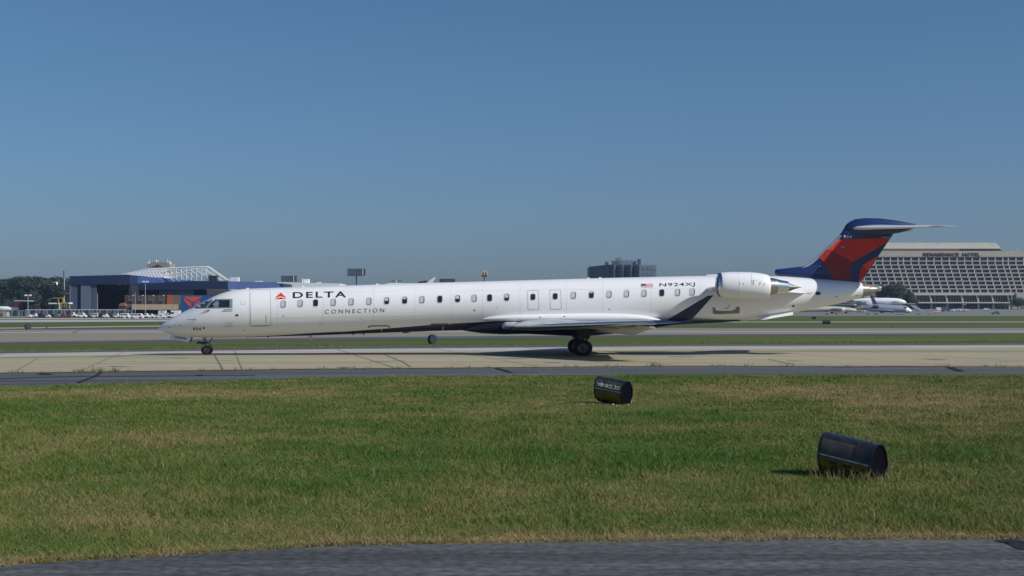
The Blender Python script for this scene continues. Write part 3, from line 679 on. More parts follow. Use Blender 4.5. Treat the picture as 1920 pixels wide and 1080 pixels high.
# sections: lateral, le px, le py, te s offset (chord), te drop, thickness
SEC = [(-0.9, 948, 611.5, 6.9, .30, .62), (-1.6, 955, 612.5, 6.5, .28, .60), (-2.3, 968, 612.8, 5.7, .24, .52), (-4.6, None, None, 4.3, .16, .40), (-8.4, None, None, 3.0, .08, .27), (-12.1, 1207, 605.6, 2.05, .03, .17)]
A = Lv(968, 612.8, -2.3); B = Lv(1207, 605.4, -12.1)
def wing_secs(sg=1):
    out = []
    for l, px, py, ch, drop, th in SEC:
        if l < -2.31: p = A.lerp(B, (abs(l)-2.3)/9.8)
        elif l == -2.3: p = A
        else: p = Lv(px, py, l)
        le = Vector((p.x, l*sg, p.z)); te = Vector((p.x+ch, l*sg, p.z-drop+ch*0.030))
        out.append((le, te, th))
    return out
def wing(sg):
    S = wing_secs(sg); mb = MB(); mb.rings([foil(a, b, t, Vector((0,0,1))) for a, b, t in S])
    w = mb.build('wing', M['wing'], jet, smooth=60)
    if sg < 0: w['label'] = 'far wing'
    mb = MB(); mb.rings([foil(a-Vector((.012,0,0)), b, t, Vector((0,0,1)), x1=.11, grow=.012) for a, b, t in S[1:]])
    le = mb.build('leading_edge', M['metal'], w, smooth=60)
    # flap track fairings and flap panel below the trailing edge
    for q in (.30, .55):
        a = S[2][0].lerp(S[-1][0], q); b = S[2][1].lerp(S[-1][1], q); c = (b-a).length
        rr = []
        for u, r in ((.45,.01),(.55,.06),(.72,.09),(.9,.06),(1.0,.01)):
            p = a+(b-a)*u+Vector((0,0,-.10-.05*u)); rr.append([p+Vector((0, r*math.cos(2*math.pi*k/10), r*1.4*math.sin(2*math.pi*k/10))) for k in range(10)])
        mb = MB(); mb.rings(rr); mb.build('flap_track_fairing', M['wing'], w, smooth=60)
    mb = MB(); a = S[1][1]; b = S[4][1]
    fa = [a+Vector((-1.9,0,-.16)), a+Vector((.25,0,-.34)), b+Vector((.10,0,-.14)), b+Vector((-.8,0,-.10))]
    i0 = len(mb.v); mb.rings([[p+Vector((0,0,.03)) for p in fa], [p-Vector((0,0,.03)) for p in fa]]); mb.build('flap', M['wing'], w)
    # winglet
    mb = MB(); rr = []
    base_le = Lv(1248, 601.2, -12.15); base_te = Lv(1296, 600.4, -12.15); top_le = Lv(1327.5, 554.2, -12.75); top_te = Lv(1338.2, 553.6, -12.75)
    for q in (0, .03, .35, .7, 1):
        a_ = base_le.lerp(top_le, q); b_ = base_te.lerp(top_te, q)
        if q == 0: a_ = Vector((a_.x-.55, a_.y+.12, a_.z-.03)); b_ = Vector((b_.x, b_.y+.12, b_.z-.03))
        a_.y *= sg; b_.y *= sg
        rr.append(foil(a_, b_, .11-.06*q, Vector((0,1,0))))
    mb.rings(rr); mb.build('winglet', M['navy_dull'], w, smooth=60)
    # tip cap, polished lamp glass
    mb = MB(); a_, b_, t_ = S[-1]; tip = []
    for q, sc_ in ((0,1),(.6,.8),(1,.15)):
        o = Vector((0, -sg*-.0, 0)); out_ = Vector((.12*q, -.16*q*sg*1.0, 0)) if sg > 0 else Vector((.12*q, .16*q, 0))
        tip.append([p*1.0+out_ if sc_ == 1 else ((a_+b_)/2+(p-(a_+b_)/2)*Vector((1,1,sc_)).x*1.0+out_) if False else Vector((p.x, p.y, (a_.z+b_.z)/2+(p.z-(a_.z+b_.z)/2)*sc_))+out_ for p in foil(a_, b_, t_, Vector((0,0,1)))])
    mb.rings(tip); mb.build('wing_tip', M['navy'], w, smooth=60)
    la = a_+Vector((-.02, -.10*sg, 0)); mb = MB()
    rr = [[la+Vector((u, .06*math.cos(2*math.pi*k/8)*sg, r*math.sin(2*math.pi*k/8))) for k in range(8)] for u, r in ((0,.02),(.12,.08),(.35,.10),(.6,.06))]
    mb.rings(rr); mb.build('tip_light', M['metal'], w, smooth=True)
    return w
wing(1); wing(-1)
# landing light bulge under the wing root
mb = MB(); rr = []
for px, t, b, w_ in ((941,611,613,.03),(944,606,617,.16),(950,603.5,619,.26),(965,603.2,619,.30),(985,604,618,.30)):
    a0 = L(px,t,-1.62); b0 = L(px,b,-1.62); zc = (a0[2]+b0[2])/2; rz = (a0[2]-b0[2])/2
    rr.append([(a0[0], -1.52-w_*math.cos(2*math.pi*k/14), zc+rz*math.sin(2*math.pi*k/14)) for k in range(14)])
mb.rings(rr); ll = mb.build('landing_light_housing', M['wing'], jet, smooth=50)
mb = MB(); rr = []
for px, r in ((944.5,.02),(946,.07),(955,.09),(961,.05)):
    p = Lv(px, 615.5, -1.84); rr.append([(p.x, p.y+.05*math.cos(2*math.pi*k/10), p.z+r*math.sin(2*math.pi*k/10)) for k in range(10)])
mb.rings(rr); mb.build('lamp', M['pane'], ll, smooth=True)

# engines
def engine(sg):
    LA = -2.42
    def circ(px, t, b, ry=None, n=40, l=LA):
        a0 = L(px,t,l); b0 = L(px,b,l); zc = (a0[2]+b0[2])/2; rz = (a0[2]-b0[2])/2; ry = rz if ry is None else ry
        return [(a0[0], sg*(l)+ry*math.sin(2*math.pi*k/n), zc+rz*math.cos(2*math.pi*k/n)) for k in range(n)]
    mb = MB(); mb.rings([circ(*a) for a in ((1347.5,512.4,556.0),(1351,511.2,557.2),(1360,510.2,558.8),(1375,509.7,560.6),(1381,509.6,561.2))], cap0=False, cap1=False)
    eng = mb.build('engine', M['white'], jet, smooth=60)
    if sg < 0: eng['label'] = 'far engine, its intake rim just above the fuselage'
    mb = MB(); mb.rings([circ(*a) for a in ((1381.3,509.9,561.1),(1395,509.8,561.8),(1408,510.2,561.9),(1424,511.8,561.4),(1437,514.4,560.2),(1441,516.4,558.8),(1441.3,519,556.6))], cap0=True, cap1=True)
    mb.build('cowl', M['white'], eng, smooth=60)
    mb = MB(); mb.rings([circ(*a) for a in ((1351,511.1,557.3),(1348,511.6,556.8),(1345.2,512.8,555.6),(1344.2,514.6,553.8),(1346,516.8,551.8))], cap0=False, cap1=False)
    mb.build('intake_lip', M['metal'], eng, smooth=60)
    mb = MB(); mb.rings([circ(*a) for a in ((1346,516.6,552.0),(1352,517.5,551.2),(1368,517.5,551.2))], cap0=False, cap1=False)
    mb.build('intake_duct', mat('duct_liner_%s' % ('near' if sg > 0 else 'far'), (.22,.27,.36), .4, .2, noise=.1), eng, smooth=60)
    # fan: hub, spinner and blades
    p0 = L(1368,534.3,LA); c = Vector((p0[0], sg*LA, p0[2])); rad = .47; fan = MB()
    for k in range(22):
        a = 2*math.pi*k/22; d = Vector((0, math.cos(a), math.sin(a))); t = Vector((0, -math.sin(a), math.cos(a)))
        fan.quad(c+d*.12-t*.03, c+d*.12+t*.03+Vector((.08,0,0)), c+d*rad+t*.07+Vector((.12,0,0)), c+d*rad-t*.07)
    fan.rings([[c+Vector((.14, rad*math.cos(2*math.pi*k/24), rad*math.sin(2*math.pi*k/24))) for k in range(24)]]*1+[[c+Vector((.16, rad*math.cos(2*math.pi*k/24), rad*math.sin(2*math.pi*k/24))) for k in range(24)]])
    fan.build('fan', M['blade'], eng, fixn=False)
    mb = MB(); mb.rings([[c+Vector((u, r*math.cos(2*math.pi*k/16), r*math.sin(2*math.pi*k/16))) for k in range(16)] for u, r in ((-.28,.01),(-.18,.07),(0,.14),(.06,.14))]); mb.build('spinner', M['strut'], eng, smooth=60)
    mb = MB(); mb.rings([circ(*a) for a in ((1440,520.2,555.2),(1448,521.2,553.4),(1456.5,522.8,551.4))]); mb.build('thrust_reverser_ring', M['metal_dk'], eng, smooth=60)
    mb = MB(); mb.rings([circ(*a) for a in ((1456.6,523.4,550.8),(1466,525.4,549.6),(1477.5,527.6,548.4),(1477.6,529,547))]); mb.build('nozzle', M['metal'], eng, smooth=60)
    mb = MB(); mb.rings([circ(*a) for a in ((1477,530.6,546.6),(1482,532.0,545.6),(1490,535.0,542.2),(1502.5,538.3,539.1))]); mb.build('exhaust_cone', M['cone'], eng, smooth=60)
    # pylon
    mb = MB(); rr = []
    for l, x0, y0, x1, y1, th in ((-.9,1322,541.5,1515,549.5,.30),(-1.5,1327,542.0,1502,549.4,.26),(-2.05,1334,543.2,1491,548.6,.22)):
        a0 = Lv(x0,y0,l); b0 = Lv(x1,y1,l); a0.y *= sg; b0.y *= sg; rr.append(foil(a0, b0, th*1.5, Vector((0,0,1))))
    mb.rings(rr); mb.build('pylon', M['white'], eng, smooth=60)
    if sg > 0:
        mk = lambda x0, x1, y0, y1: [(x0,y0),(x1,y0),(x1,y1),(x0,y1)]
        def ns(x, y, eps=.012):     # point on the cowl skin
            l = LA-.7
            for _ in range(6):
                s, _, z = L(x, y, l); zc = L(x, 535.6, LA)[2]; rz = .728
                q = max(-.98, min(.98, (z-zc)/rz)); l = LA-rz*math.sqrt(1-q*q)-eps
            return Vector((s, l, z))
        decal([mk(1386,1387.2,528.6,534),(mk(1393,1394.1,530,534.4)),mk(1408.6,1410.2,526.4,533.6),mk(1411.6,1413.4,525.8,534.2),mk(1433,1434.2,530.8,534.6)], 'latch', M['rimdark'], eng, surf_fn=ns)
        decal([mk(1405,1423,525.2,525.6),mk(1425,1427,528,533)], 'cowl_mark', M['softline'], eng, surf_fn=ns)
        decal([[(1408,511.5),(1409,511.5),(1410.6,535),(1410.2,535)]], 'cowl_seam', M['line'], eng, surf_fn=ns)
    return eng
engine(1); engine(-1)

# fin
FROW = [(534,1512,1611.5),(527,1512,1616),(518,1513.5,1622),(508,1515,1628.6),(500,1512,1633.9),(496,1515.5,1636.6),(493,1518,1638.6),(487,1525.5,1642.6),(481,1533,1646.6),(473,1541.5,1652),(465,1550,1657.3),(457.5,1558.4,1662.3),(450,1566.5,1667.3),(440,1574.5,1674),(433,1579,1677),(428,1582.2,1680),(420,1588.5,1684)]
def fin_t(s, z):                  # half thickness of the fin skin at a point
    py = HY-(z-H)*F/(OY+.7)
    rows = sorted(FROW); le = interp(py, [r[0] for r in rows], [r[1] for r in rows]); te = interp(py, [r[0] for r in rows], [r[2] for r in rows])
    px = 960+F*(OX+s*CP)/(OY+s*SP); x = max(0.0, min(1.0, (px-le)/(te-le)))
    return 5*0.30*(0.2969*math.sqrt(x)-0.1260*x-0.3516*x*x+0.2843*x**3-0.1015*x**4)+.004
def finskin(px, py, eps=.01):
    l = -.15
    for _ in range(4):
        s, _, z = L(px, py, l); l = -fin_t(s, z)-eps
    return Vector((s, l, z))
def fin():
    mb = MB(); rr = []
    for py, a, b in FROW: rr.append([Vector((p.x, -(p.y), p.z)) for p in foil(Lv(a, py, 0), Lv(b, py, 0), .30, Vector((0,1,0)))])
    for r_ in rr:
        cy = 0
    mb.rings([[Vector((p.x, math.copysign(fin_t(p.x, p.z), p.y) if 0 < i < len(r_)-1 else 0, p.z)) for i, p in enumerate(r_)] for r_ in rr])
    f = mb.build('tail_fin', M['navy'], jet, smooth=60)
    c5 = lambda pts: [(1400+x/6, 390+y/6) for x, y in pts]
    em = decal([c5([(1070,350),(1612,341),(1580,385),(1300,550),(1190,605),(965,490)])], 'fin_emblem', M['red_mid'], f, surf_fn=finskin, sub=4)
    decal([c5([(1032,356),(1070,353),(965,489),(903,462)]), c5([(1300,652),(1370,602),(1478,541),(1398,660),(1367,706)])], 'emblem_accent', M['red_bright'], em, surf_fn=lambda x, y: finskin(x, y, .014), sub=4)  # bright red facets of the two-tone livery
    decal([c5([(1560,344),(1610,342),(1582,383),(1560,398)])], 'emblem_accent', mat('tip_red_paint', (.45,.04,.02), .35, noise=.05), em, surf_fn=lambda x, y: finskin(x, y, .014), sub=4)  # small facet at the emblem's right tip, in its own red
    decal([c5([(903,464),(965,491),(873,618),(815,556)])], 'emblem_facet', mat('brick_red_paint', (.48,.03,.018), .35, noise=.06), em, surf_fn=lambda x, y: finskin(x, y, .03), sub=2)
    decal([c5([(966,493),(1188,607),(1170,700),(1165,826),(975,812),(872,620)])], 'emblem_facet', M['red_dark'], em, surf_fn=finskin, sub=4)
    decal([c5([(1298,656),(1364,710),(1287,826),(1263,826),(1275,700)])], 'emblem_facet', mat('deep_red_paint', (.42,.022,.016), .35, noise=.06), em, surf_fn=finskin, sub=4)
    lettering('924', 1582, 1597, 446.8, 5.6, 0, M['white'], 'fleet_number', f, weight=.012, spacing=1.15, surf_fn=lambda x, y: Lv(x, y, -.215))
    decal([c5([(1140,208),(1163,208),(1163,216),(1140,216)]), c5([(1065,436),(1105,436),(1105,441),(1065,441)]), c5([(816,648),(828,648),(828,660),(816,660)]), c5([(1140,283),(1158,283),(1158,287),(1140,287)])], 'small_lettering', M['wframe'], f, surf_fn=lambda x, y: finskin(x, y, .012))
    decal([c5([(1515,326),(1632,326),(1632,334),(1515,334)])], 'rudder_balance_strip', M['fin_le'], f, surf_fn=lambda x, y: finskin(x, y, .012))
    decal([c5([(1185,640),(1193,640),(1120,760),(1116,756)])], 'rudder_hinge_line', M['navy_dull'], f, surf_fn=lambda x, y: finskin(x, y, .016))
    # bare leading edge strip
    mb = MB(); rr = []; rows = [(501.5,1499.5,5),(500.5,1505,5.5),(498,1510.5,6),(495,1516,6.2),(487,1525.5,6.2),(481,1533,5.6),(473,1541.5,5.2),(465,1550,5),(450,1566.5,4.8),(441,1573.8,4.8)]
    for py, a, w_ in rows:
        p = Lv(a-1.6, py, 0); q = Lv(a+w_-1.0, py+.6, 0); mid = p.lerp(q, .45)
        t = .085 if py < 498 else .15
        rr.append([p, mid+Vector((0,-t,0)), q+Vector((0,-t-.03,0)), q+Vector((0,t+.03,0)), mid+Vector((0,t,0))])
    mb.rings(rr); mb.build('leading_edge_strip', M['fin_le'], f, smooth=60)
    # dorsal fillet with the blunt air intake at its front
    mb = MB(); rr = []
    for px, t, b, w_ in ((1454,505.6,514.6,.13),(1457,504.6,516.2,.17),(1470,503.4,519,.20),(1485,501.6,521,.21),(1500,500.2,523,.21),(1516,497,526,.21),(1530,495,528,.18),(1560,500,532,.15)):
        a0 = L(px,t,0); b0 = L(px,b,0); zc = (a0[2]+b0[2])/2; rz = (a0[2]-b0[2])/2
        rr.append([(a0[0], w_*math.copysign(abs(math.cos(2*math.pi*k/16))**.7, math.cos(2*math.pi*k/16)), zc+rz*math.copysign(abs(math.sin(2*math.pi*k/16))**.6, math.sin(2*math.pi*k/16))) for k in range(16)])
    mb.rings(rr); d = mb.build('dorsal_fillet', M['navy'], f, smooth=50)
    mb = MB(); p = Lv(1453.6, 510, 0); mb.rings([[p+Vector((u, .10*math.cos(2*math.pi*k/12), .10*math.sin(2*math.pi*k/12))) for k in range(12)] for u in (-.01, .03)]); mb.build('air_intake', M['dark'], d)
    mb = MB(); rr = []
    for px, t, b, w_ in ((1584,424,430,.06),(1588,419.6,437,.14),(1592.5,416,440.5,.18),(1603,411,441,.22),(1621,408.9,441,.24),(1650,409.4,440.6,.24),(1675,412.4,438.6,.20),(1690,415.2,436,.15),(1705,418,431,.10),(1717,420.4,424,.03)):
        a0 = L(px,t,0); b0 = L(px,b,0); zc = (a0[2]+b0[2])/2; rz = (a0[2]-b0[2])/2
        rr.append([(a0[0], w_*math.cos(2*math.pi*k/20), zc+rz*math.sin(2*math.pi*k/20)) for k in range(20)])
    mb.rings(rr); mb.build('fin_cap', M['navy'], f, smooth=50)
    return f
fin()
# horizontal stabiliser, one continuous plane through the fin
def stab():
    mb = MB(); rr = []
    near = [(-.05,1594,428.6,1716,427.6,.27),(-1.2,1626,428,1738,427.2,.21),(-2.6,1675,427.2,1765,426.3,.16),(-4.2,1741,425.4,1797,424.6,.12)]
    S = [(Lv(x0,y0,l), Lv(x1,y1,l), t) for l, x0, y0, x1, y1, t in near]
    full = [(Vector((a.x,-a.y,a.z-a.y*.045)), Vector((b.x,-b.y,b.z-b.y*.045)), t) for a, b, t in reversed(S)] + S[1:]
    mb.rings([foil(a, b, t, Vector((0,0,1))) for a, b, t in full]); o = mb.build('horizontal_stabiliser', M['fin_le'], jet, smooth=60)
    o.data.materials[0] = mat('stabiliser_paint', (.46,.50,.56), .4, noise=.05)
    mb = MB(); mb.rings([foil(a-Vector((.01,0,0)), b, t, Vector((0,0,1)), x1=.10, grow=.006) for a, b, t in full]); mb.build('leading_edge', M['wframe'], o, smooth=60)
stab()
# ventral strake under the tail
for sg in (1, -1):
    mb = MB(); P = [Lv(1418,595.6,-.62), Lv(1427,600.2,-.95), Lv(1487,590.4,-.95), Lv(1487,584.6,-.60)]
    P = [Vector((p.x, p.y*sg, p.z)) for p in P]; q = [p+Vector((0,.03,.045)) for p in P]
    mb.rings([P, q]); mb.build('ventral_strake', M['white'], jet)

# antennas on crown and belly
def blade_ant(px, py, l, h, c, m, name='antenna', down=False):
    p = Lv(px, py, l); sgn = -1 if down else 1; mb = MB()
    mb.rings([foil(p, p+Vector((c,0,0)), .05, Vector((0,1,0)), n=6), foil(p+Vector((.45*h,0,sgn*h)), p+Vector((.45*h+c*.55,0,sgn*h)), .03, Vector((0,1,0)), n=6)])
    mb.build(name, m, jet, smooth=True)
blade_ant(578, 629, 0, .26, .22, M['softline'], down=True)
blade_ant(679, 625, 0, .12, .14, M['wing'], down=True)
blade_ant(500, 630.6, 0, .07, .12, M['dark'], down=True); blade_ant(462,632.4,0,.06,.12,M['wing'],down=True); blade_ant(660,626,0,.06,.12,M['dark'],down=True)
blade_ant(754,622.6,0,.05,.5,M['navy_dull'],down=True)
for px, py in ((461,541.6),(565,538.0),(704,533.4),(1100,522.2),(1122,521.7)): blade_ant(px, py+.3, 0, .06, .22, M['white'])

# landing gear
def wheel(parent, px, py, l, rx, rz, wid, name='wheel'):
    c = Lv(px, py, l); n = 40
    prof = ((0,.62),(.0,.80),(.08,.93),(.25,.995),(.5,1.0),(.75,.995),(.92,.93),(1,.80),(1,.62))
    mb = MB(); mb.rings([[c+Vector((rx*q*math.cos(2*math.pi*k/n), (u-.5)*wid, rz*q*math.sin(2*math.pi*k/n))) for k in range(n)] for u, q in prof], cap0=False, cap1=False)
    t = mb.build('wheel', M['black'], parent, smooth=50)
    prof = ((.16,.0),(.10,.18),(.14,.24),(.16,.40),(.06,.56),(.03,.63),(.12,.66),(.88,.66),(.97,.63),(.94,.56),(.84,.40),(.86,.24),(.90,.18),(.84,0))
    mb = MB(); mb.rings([[c+Vector((rx*max(q,.005)*math.cos(2*math.pi*k/n), (u-.5)*wid, rz*max(q,.005)*math.sin(2*math.pi*k/n))) for k in range(n)] for u, q in prof], cap0=False, cap1=False)
    mb.build('rim', M['hub'], t, smooth=40)
    return c
def strut(parent, pts, r, m, name):
    mb = MB()
    for a, b in zip(pts[:-1], pts[1:]): mb.tube(a, b, r, n=10)
    return mb.build(name, m, parent, smooth=60)
ng = MB(); a = Lv(383,631,0); b = Lv(387.5,657,0); ng.tube(a, a.lerp(b,.5), .085, n=12); ng.tube(a.lerp(b,.5), b, .055, n=12)
nose_gear = ng.build('nose_gear', M['strut'], jet, smooth=50)
for l in (-.19, .19):
    pass
wheel(nose_gear, 388, 656.8, -.19, .318, .246, .17); wheel(nose_gear, 388, 656.8, .19, .318, .246, .17)
strut(nose_gear, [Lv(387.5,656.8,-.2), Lv(387.5,656.8,.2)], .05, M['strut'], 'axle')
strut(nose_gear, [Lv(398,634,0), Lv(391,644,0), Lv(398,650,0)], .04, M['strut'], 'torque_link')
strut(nose_gear, [Lv(396,633,-.1), Lv(403,652,-.12)], .02, M['wing'], 'brace')
strut(nose_gear, [Lv(369,643,-.1), Lv(390,642,-.1)], .05, M['dark'], 'steering_unit'); strut(nose_gear, [Lv(374,641,.12), Lv(381,645,-.14)], .055, M['dark'], 'taxi_light')
strut(nose_gear, [Lv(371,626,-.32), Lv(379,633.5,-.34)], .02, M['line'], 'door_link')
mb = MB(); P = [Lv(319.6,625.6,-.26), Lv(358.6,632.2,-.26), Lv(354.8,641.8,-.28), Lv(319.2,635.0,-.28)]
mb.rings([P, [p+Vector((0,.03,0)) for p in P]]); nd = mb.build('nose_gear_door', mat('door_grey_white', (.66,.69,.73), .35, noise=.04), jet)
mb = MB(); P = [Lv(358.6,632.2,.0), Lv(360.4,632.6,.0), Lv(357.2,641.6,-.1), Lv(354.9,641.6,-.1)]; mb.rings([[p+Vector((0,-.2,0)) for p in P], [p+Vector((0,.2,0)) for p in P]]); mb.build('door_edge', M['dark'], nd)
lettering('CRJ900', 327, 349.6, 634.6, 5.0, .16, M['ink'], 'type_lettering', nd, weight=.014, surf_fn=lambda x, y: Lv(x, y, -.285), shear=.1)
# main gear, both legs
for sg in (-1, 1):
    lat = 2.05*sg
    s0, _, z0 = L(1092.6, 648, -2.05); mz = .40
    class _: pass
    def P(dx, dl, z): return Vector((s0+dx, lat+dl, z))
    g = MB(); g.tube(P(-.05,0,1.5), P(-.02,0,.85), .13, n=12); g.tube(P(-.02,0,.9), P(0,0,mz), .085, n=12)
    g.tube(P(.0,-.38,mz), P(0,.38,mz), .07, n=10)
    leg = g.build('main_gear', M['dark'], jet, smooth=50)
    if sg > 0: leg['label'] = 'far main gear leg'
    for dl in (-.27, .27):
        c = Vector((s0, lat+dl, .425))
        n = 44; rx, rz, wid = .50, .435, .27
        mb = MB(); prof = ((0,.60),(0,.82),(.07,.93),(.22,.985),(.35,1.0),(.65,1.0),(.78,.985),(.93,.93),(1,.82),(1,.60))
        rr = [[c+Vector((rx*q*math.cos(2*math.pi*k/n), (u-.5)*wid, max(rz*q*math.sin(2*math.pi*k/n), -.405 if q > .9 else -9))) for k in range(n)] for u, q in prof]
        mb.rings(rr, cap0=False, cap1=False); w_ = mb.build('wheel', M['black'], leg, smooth=50)
        mb = MB(); prof = ((.20,.0),(.10,.20),(.14,.26),(.22,.42),(.08,.52),(.02,.60),(.12,.62),(.88,.62),(.98,.60),(.92,.52),(.78,.42),(.9,.2),(.8,0))
        mb.rings([[c+Vector((rx*max(q,.005)*math.cos(2*math.pi*k/n), (u-.5)*wid, rz*max(q,.005)*math.sin(2*math.pi*k/n))) for k in range(n)] for u, q in prof], cap0=False, cap1=False)
        mb.build('rim', M['hub'], w_, smooth=40)
    strut(leg, [P(.55,0,1.35), P(.12,0,.72)], .06, M['dark'], 'side_brace')
    strut(leg, [P(-.30,0,.75), P(-.42,-.1,.5), P(-.1,0,.45)], .04, M['dark'], 'torque_link')
    mb = MB(); pp = [P(-.45,-.42*(-sg)*-1*0+.0,1.45), P(.5,0,1.5), P(.35,0,.95), P(-.2,0,.88)]
    mb.rings([[p+Vector((0,.22*sg*1.0,0)) for p in pp], [p+Vector((0,.25*sg,0)) for p in pp]]); mb.build('gear_door', M['dark'], leg)

# ------------------------------------------------------------------ drum-shaped taxiway signs
M['drum'] = mat('drum_black_paint', (0.015,0.016,0.018), 0.26, noise=0.35, nscale=6, coat=0.2)
M['drum_y'] = mat('drum_faded_yellow', (0.125,0.100,0.014), 0.40, noise=0.4, nscale=7, coat=0.1)
M['drum_in'] = mat('drum_end_black', (0.003,0.0035,0.006), 0.95, noise=0.3, nscale=5, spec=.03)
M['film'] = mat('faded_sign_film', (0.045,0.047,0.040), 0.32, noise=0.35, nscale=6)
M['peel'] = mat('peeling_film', (0.40,0.39,0.34), 0.5, noise=0.5, nscale=14)
def drum(loc, length, r, ang, label, text=None, legs=True, peel=False, ribs=2, simple=False, squash=1.0, lift=.04, tilt=0.0, mats=None, panel=True):
    t = empty('drum_sign', loc, label, 'marker drum', 'black steel drum signs beside the taxiways', rz=ang)
    n = 48; L2 = length/2; ez = r*squash; cz = ez+lift
    def ring(x, q): return [Vector((x, r*q*math.cos(2*math.pi*k/n), cz+ez*q*math.sin(2*math.pi*k/n)+x*tilt)) for k in range(n)]
    prof = [(-L2,.93),(-L2-.012,.99),(-L2+.012,1.012),(-L2+.025,1.0)]
    for k in range(ribs):
        x = -L2+length*(k+1)/(ribs+1); prof += [(x-.02,1.0),(x-.008,1.018),(x+.008,1.018),(x+.02,1.0)]
    prof += [(L2-.025,1.0),(L2-.012,1.012),(L2+.012,1.0),(L2,.95)]
    mb = MB(); mb.rings([ring(x, q) for x, q in prof], cap0=False, cap1=False)
    mb.build('barrel', M['drum'], t, smooth=50)
    for e_ in (L2-.03, -L2+.02):
        mb = MB(); mb.rings([ring(e_, .96), ring(e_+.01, .955)]); mb.build('end_plate', M['drum_in'], t, smooth=40)
    if panel:   # yellow band painted on the lower front of the barrel
        mb = MB(); rr = []
        for x in np.linspace(-L2+.03, L2-.04, 9):
            rr.append([Vector((x, 1.021*r*math.cos(R(a)), cz+1.021*ez*math.sin(R(a))+x*tilt)) for a in np.linspace(178, 232, 12)])
        mb.rings(rr, closed=False, cap0=False, cap1=False); pn = mb.build('yellow_panel', M['drum_y'], t, smooth=60, fixn=False)
        if text:
            bm = text_bm(text, -L2*.62, L2*.80, 0, 1, 0, .05, 1.3)
            bm2 = bm; slice_lo = bmesh.ops.triangulate(bm, faces=bm.faces[:])
            for v in bm.verts:
                f_ = -v.co.y*-1; a = R(186 + (1-f_)*36); a = R(184+30*(1-v.co.y)); v.co = Vector((v.co.x, 1.03*r*math.cos(a), cz+1.03*ez*math.sin(a)+v.co.x*tilt))
            me = bpy.data.meshes.new('lettering'); bm.to_mesh(me); bm.free(); me.materials.append(M['drum']); o = bpy.data.objects.new('lettering', me); C.objects.link(o); o.parent = pn
        rr = []
        for x in np.linspace(-L2+.03, L2*.30 if text else L2-.04, 9):
            rr.append([Vector((x, 1.019*r*math.cos(R(a)), cz+1.019*ez*math.sin(R(a))+x*tilt)) for a in np.linspace(128, 171, 10)])
        mb = MB(); mb.rings(rr, closed=False, cap0=False, cap1=False); mb.build('faded_film', M['film'], t, smooth=60, fixn=False)
        mb = MB(); mb.rings([[Vector((x, 1.026*r*math.cos(R(a)), cz+1.026*ez*math.sin(R(a))+x*tilt)) for a in (171.5, 175.5)] for x in np.linspace(-L2+.03, L2-.03, 8)], closed=False, cap0=False, cap1=False)
        mb.build('pale_edge_strip', M['peel'], t, fixn=False)
    if peel:
        q = random.Random(3); mb = MB()
        for k in range(3):
            x0 = -L2+.05+k*(length-.1)/3; x1 = x0+(length-.1)/3-.008; pts = []
            for x in np.linspace(x0, x1, 9): pts.append((x, 149+q.uniform(-5,3)))
            for x in np.linspace(x1, x0, 9): pts.append((x, 160+q.uniform(-2,5)))
            mb.poly([Vector((x, 1.024*r*math.cos(R(a)), cz+1.024*ez*math.sin(R(a))+x*tilt)) for x, a in pts])
        mb.build('peeling_strip', M['peel'], t, fixn=False)
    for k, x in enumerate((-L2*.6, 0, L2*.7)):
        mb = MB(); p = Vector((x, 0, cz+ez+x*tilt)); mb.tube(p-Vector((0,0,.01)), p+Vector((0,0,.018)), .010, n=8); mb.build('bolt', M['drum'], t)
    if legs:
        for x in (-L2*.55, L2*.6):
            mb = MB(); mb.box(x-.02, x+.02, -r*.6, r*.6, 0, lift+.06); mb.build('foot', M['drum_in'], t)
    return t
def at(px, py): Y = F*H/(py-HY); return (X(px, Y), Y, 0)
drum(at(1150,757), .80, .33, R(-30), 'black drum sign on the lawn nearer the taxiway, with peeling pale film on its side', peel=True, tilt=-.15, lift=.0)
drum(at(1599,893), .80, .33, R(-35), 'black drum sign half sunk in tall grass at lower right, with worn yellow lettering', text='FE4', tilt=-.18, lift=-.10)
M['drum_far'] = mat('far_drum_paint', (0.018,0.023,0.033), 0.5, noise=0.2)
def fardrum(px0, px1, py0, py1, label, ang=0):
    Y = F*H/(py1-HY); r = (py1-py0)*Y/F/2; w = (px1-px0)*Y/F
    mb = MB(); c = Vector((X((px0+px1)/2, Y), Y, r)); n = 24
    t = empty('drum_sign', (c.x, c.y, 0), label, 'marker drum', 'black steel drum signs beside the taxiways', rz=ang)
    mb.rings([[Vector((x, r*q*math.cos(2*math.pi*k/n), r+r*q*math.sin(2*math.pi*k/n))) for k in range(n)] for x, q in ((-w/2,.9),(-w/2,1),(w/2,1),(w/2,.9))]); mb.build('barrel', M['drum_far'], t, smooth=40)
    return t
t_ = fardrum(807, 814, 627, 645.2, 'dark drum sign seen end-on under the belly of the jet', R(-42))
fardrum(49, 56, 607, 617.8, 'round grey-blue drum sign at the left edge beside the runway', R(-50))
fardrum(1542.5, 1556.5, 600, 607.4, 'larger and nearer of two dark drum signs on the grass behind the jet tail')
fardrum(1522.5, 1530, 593, 598.2, 'smaller and farther of two dark drum signs on the grass behind the jet tail')

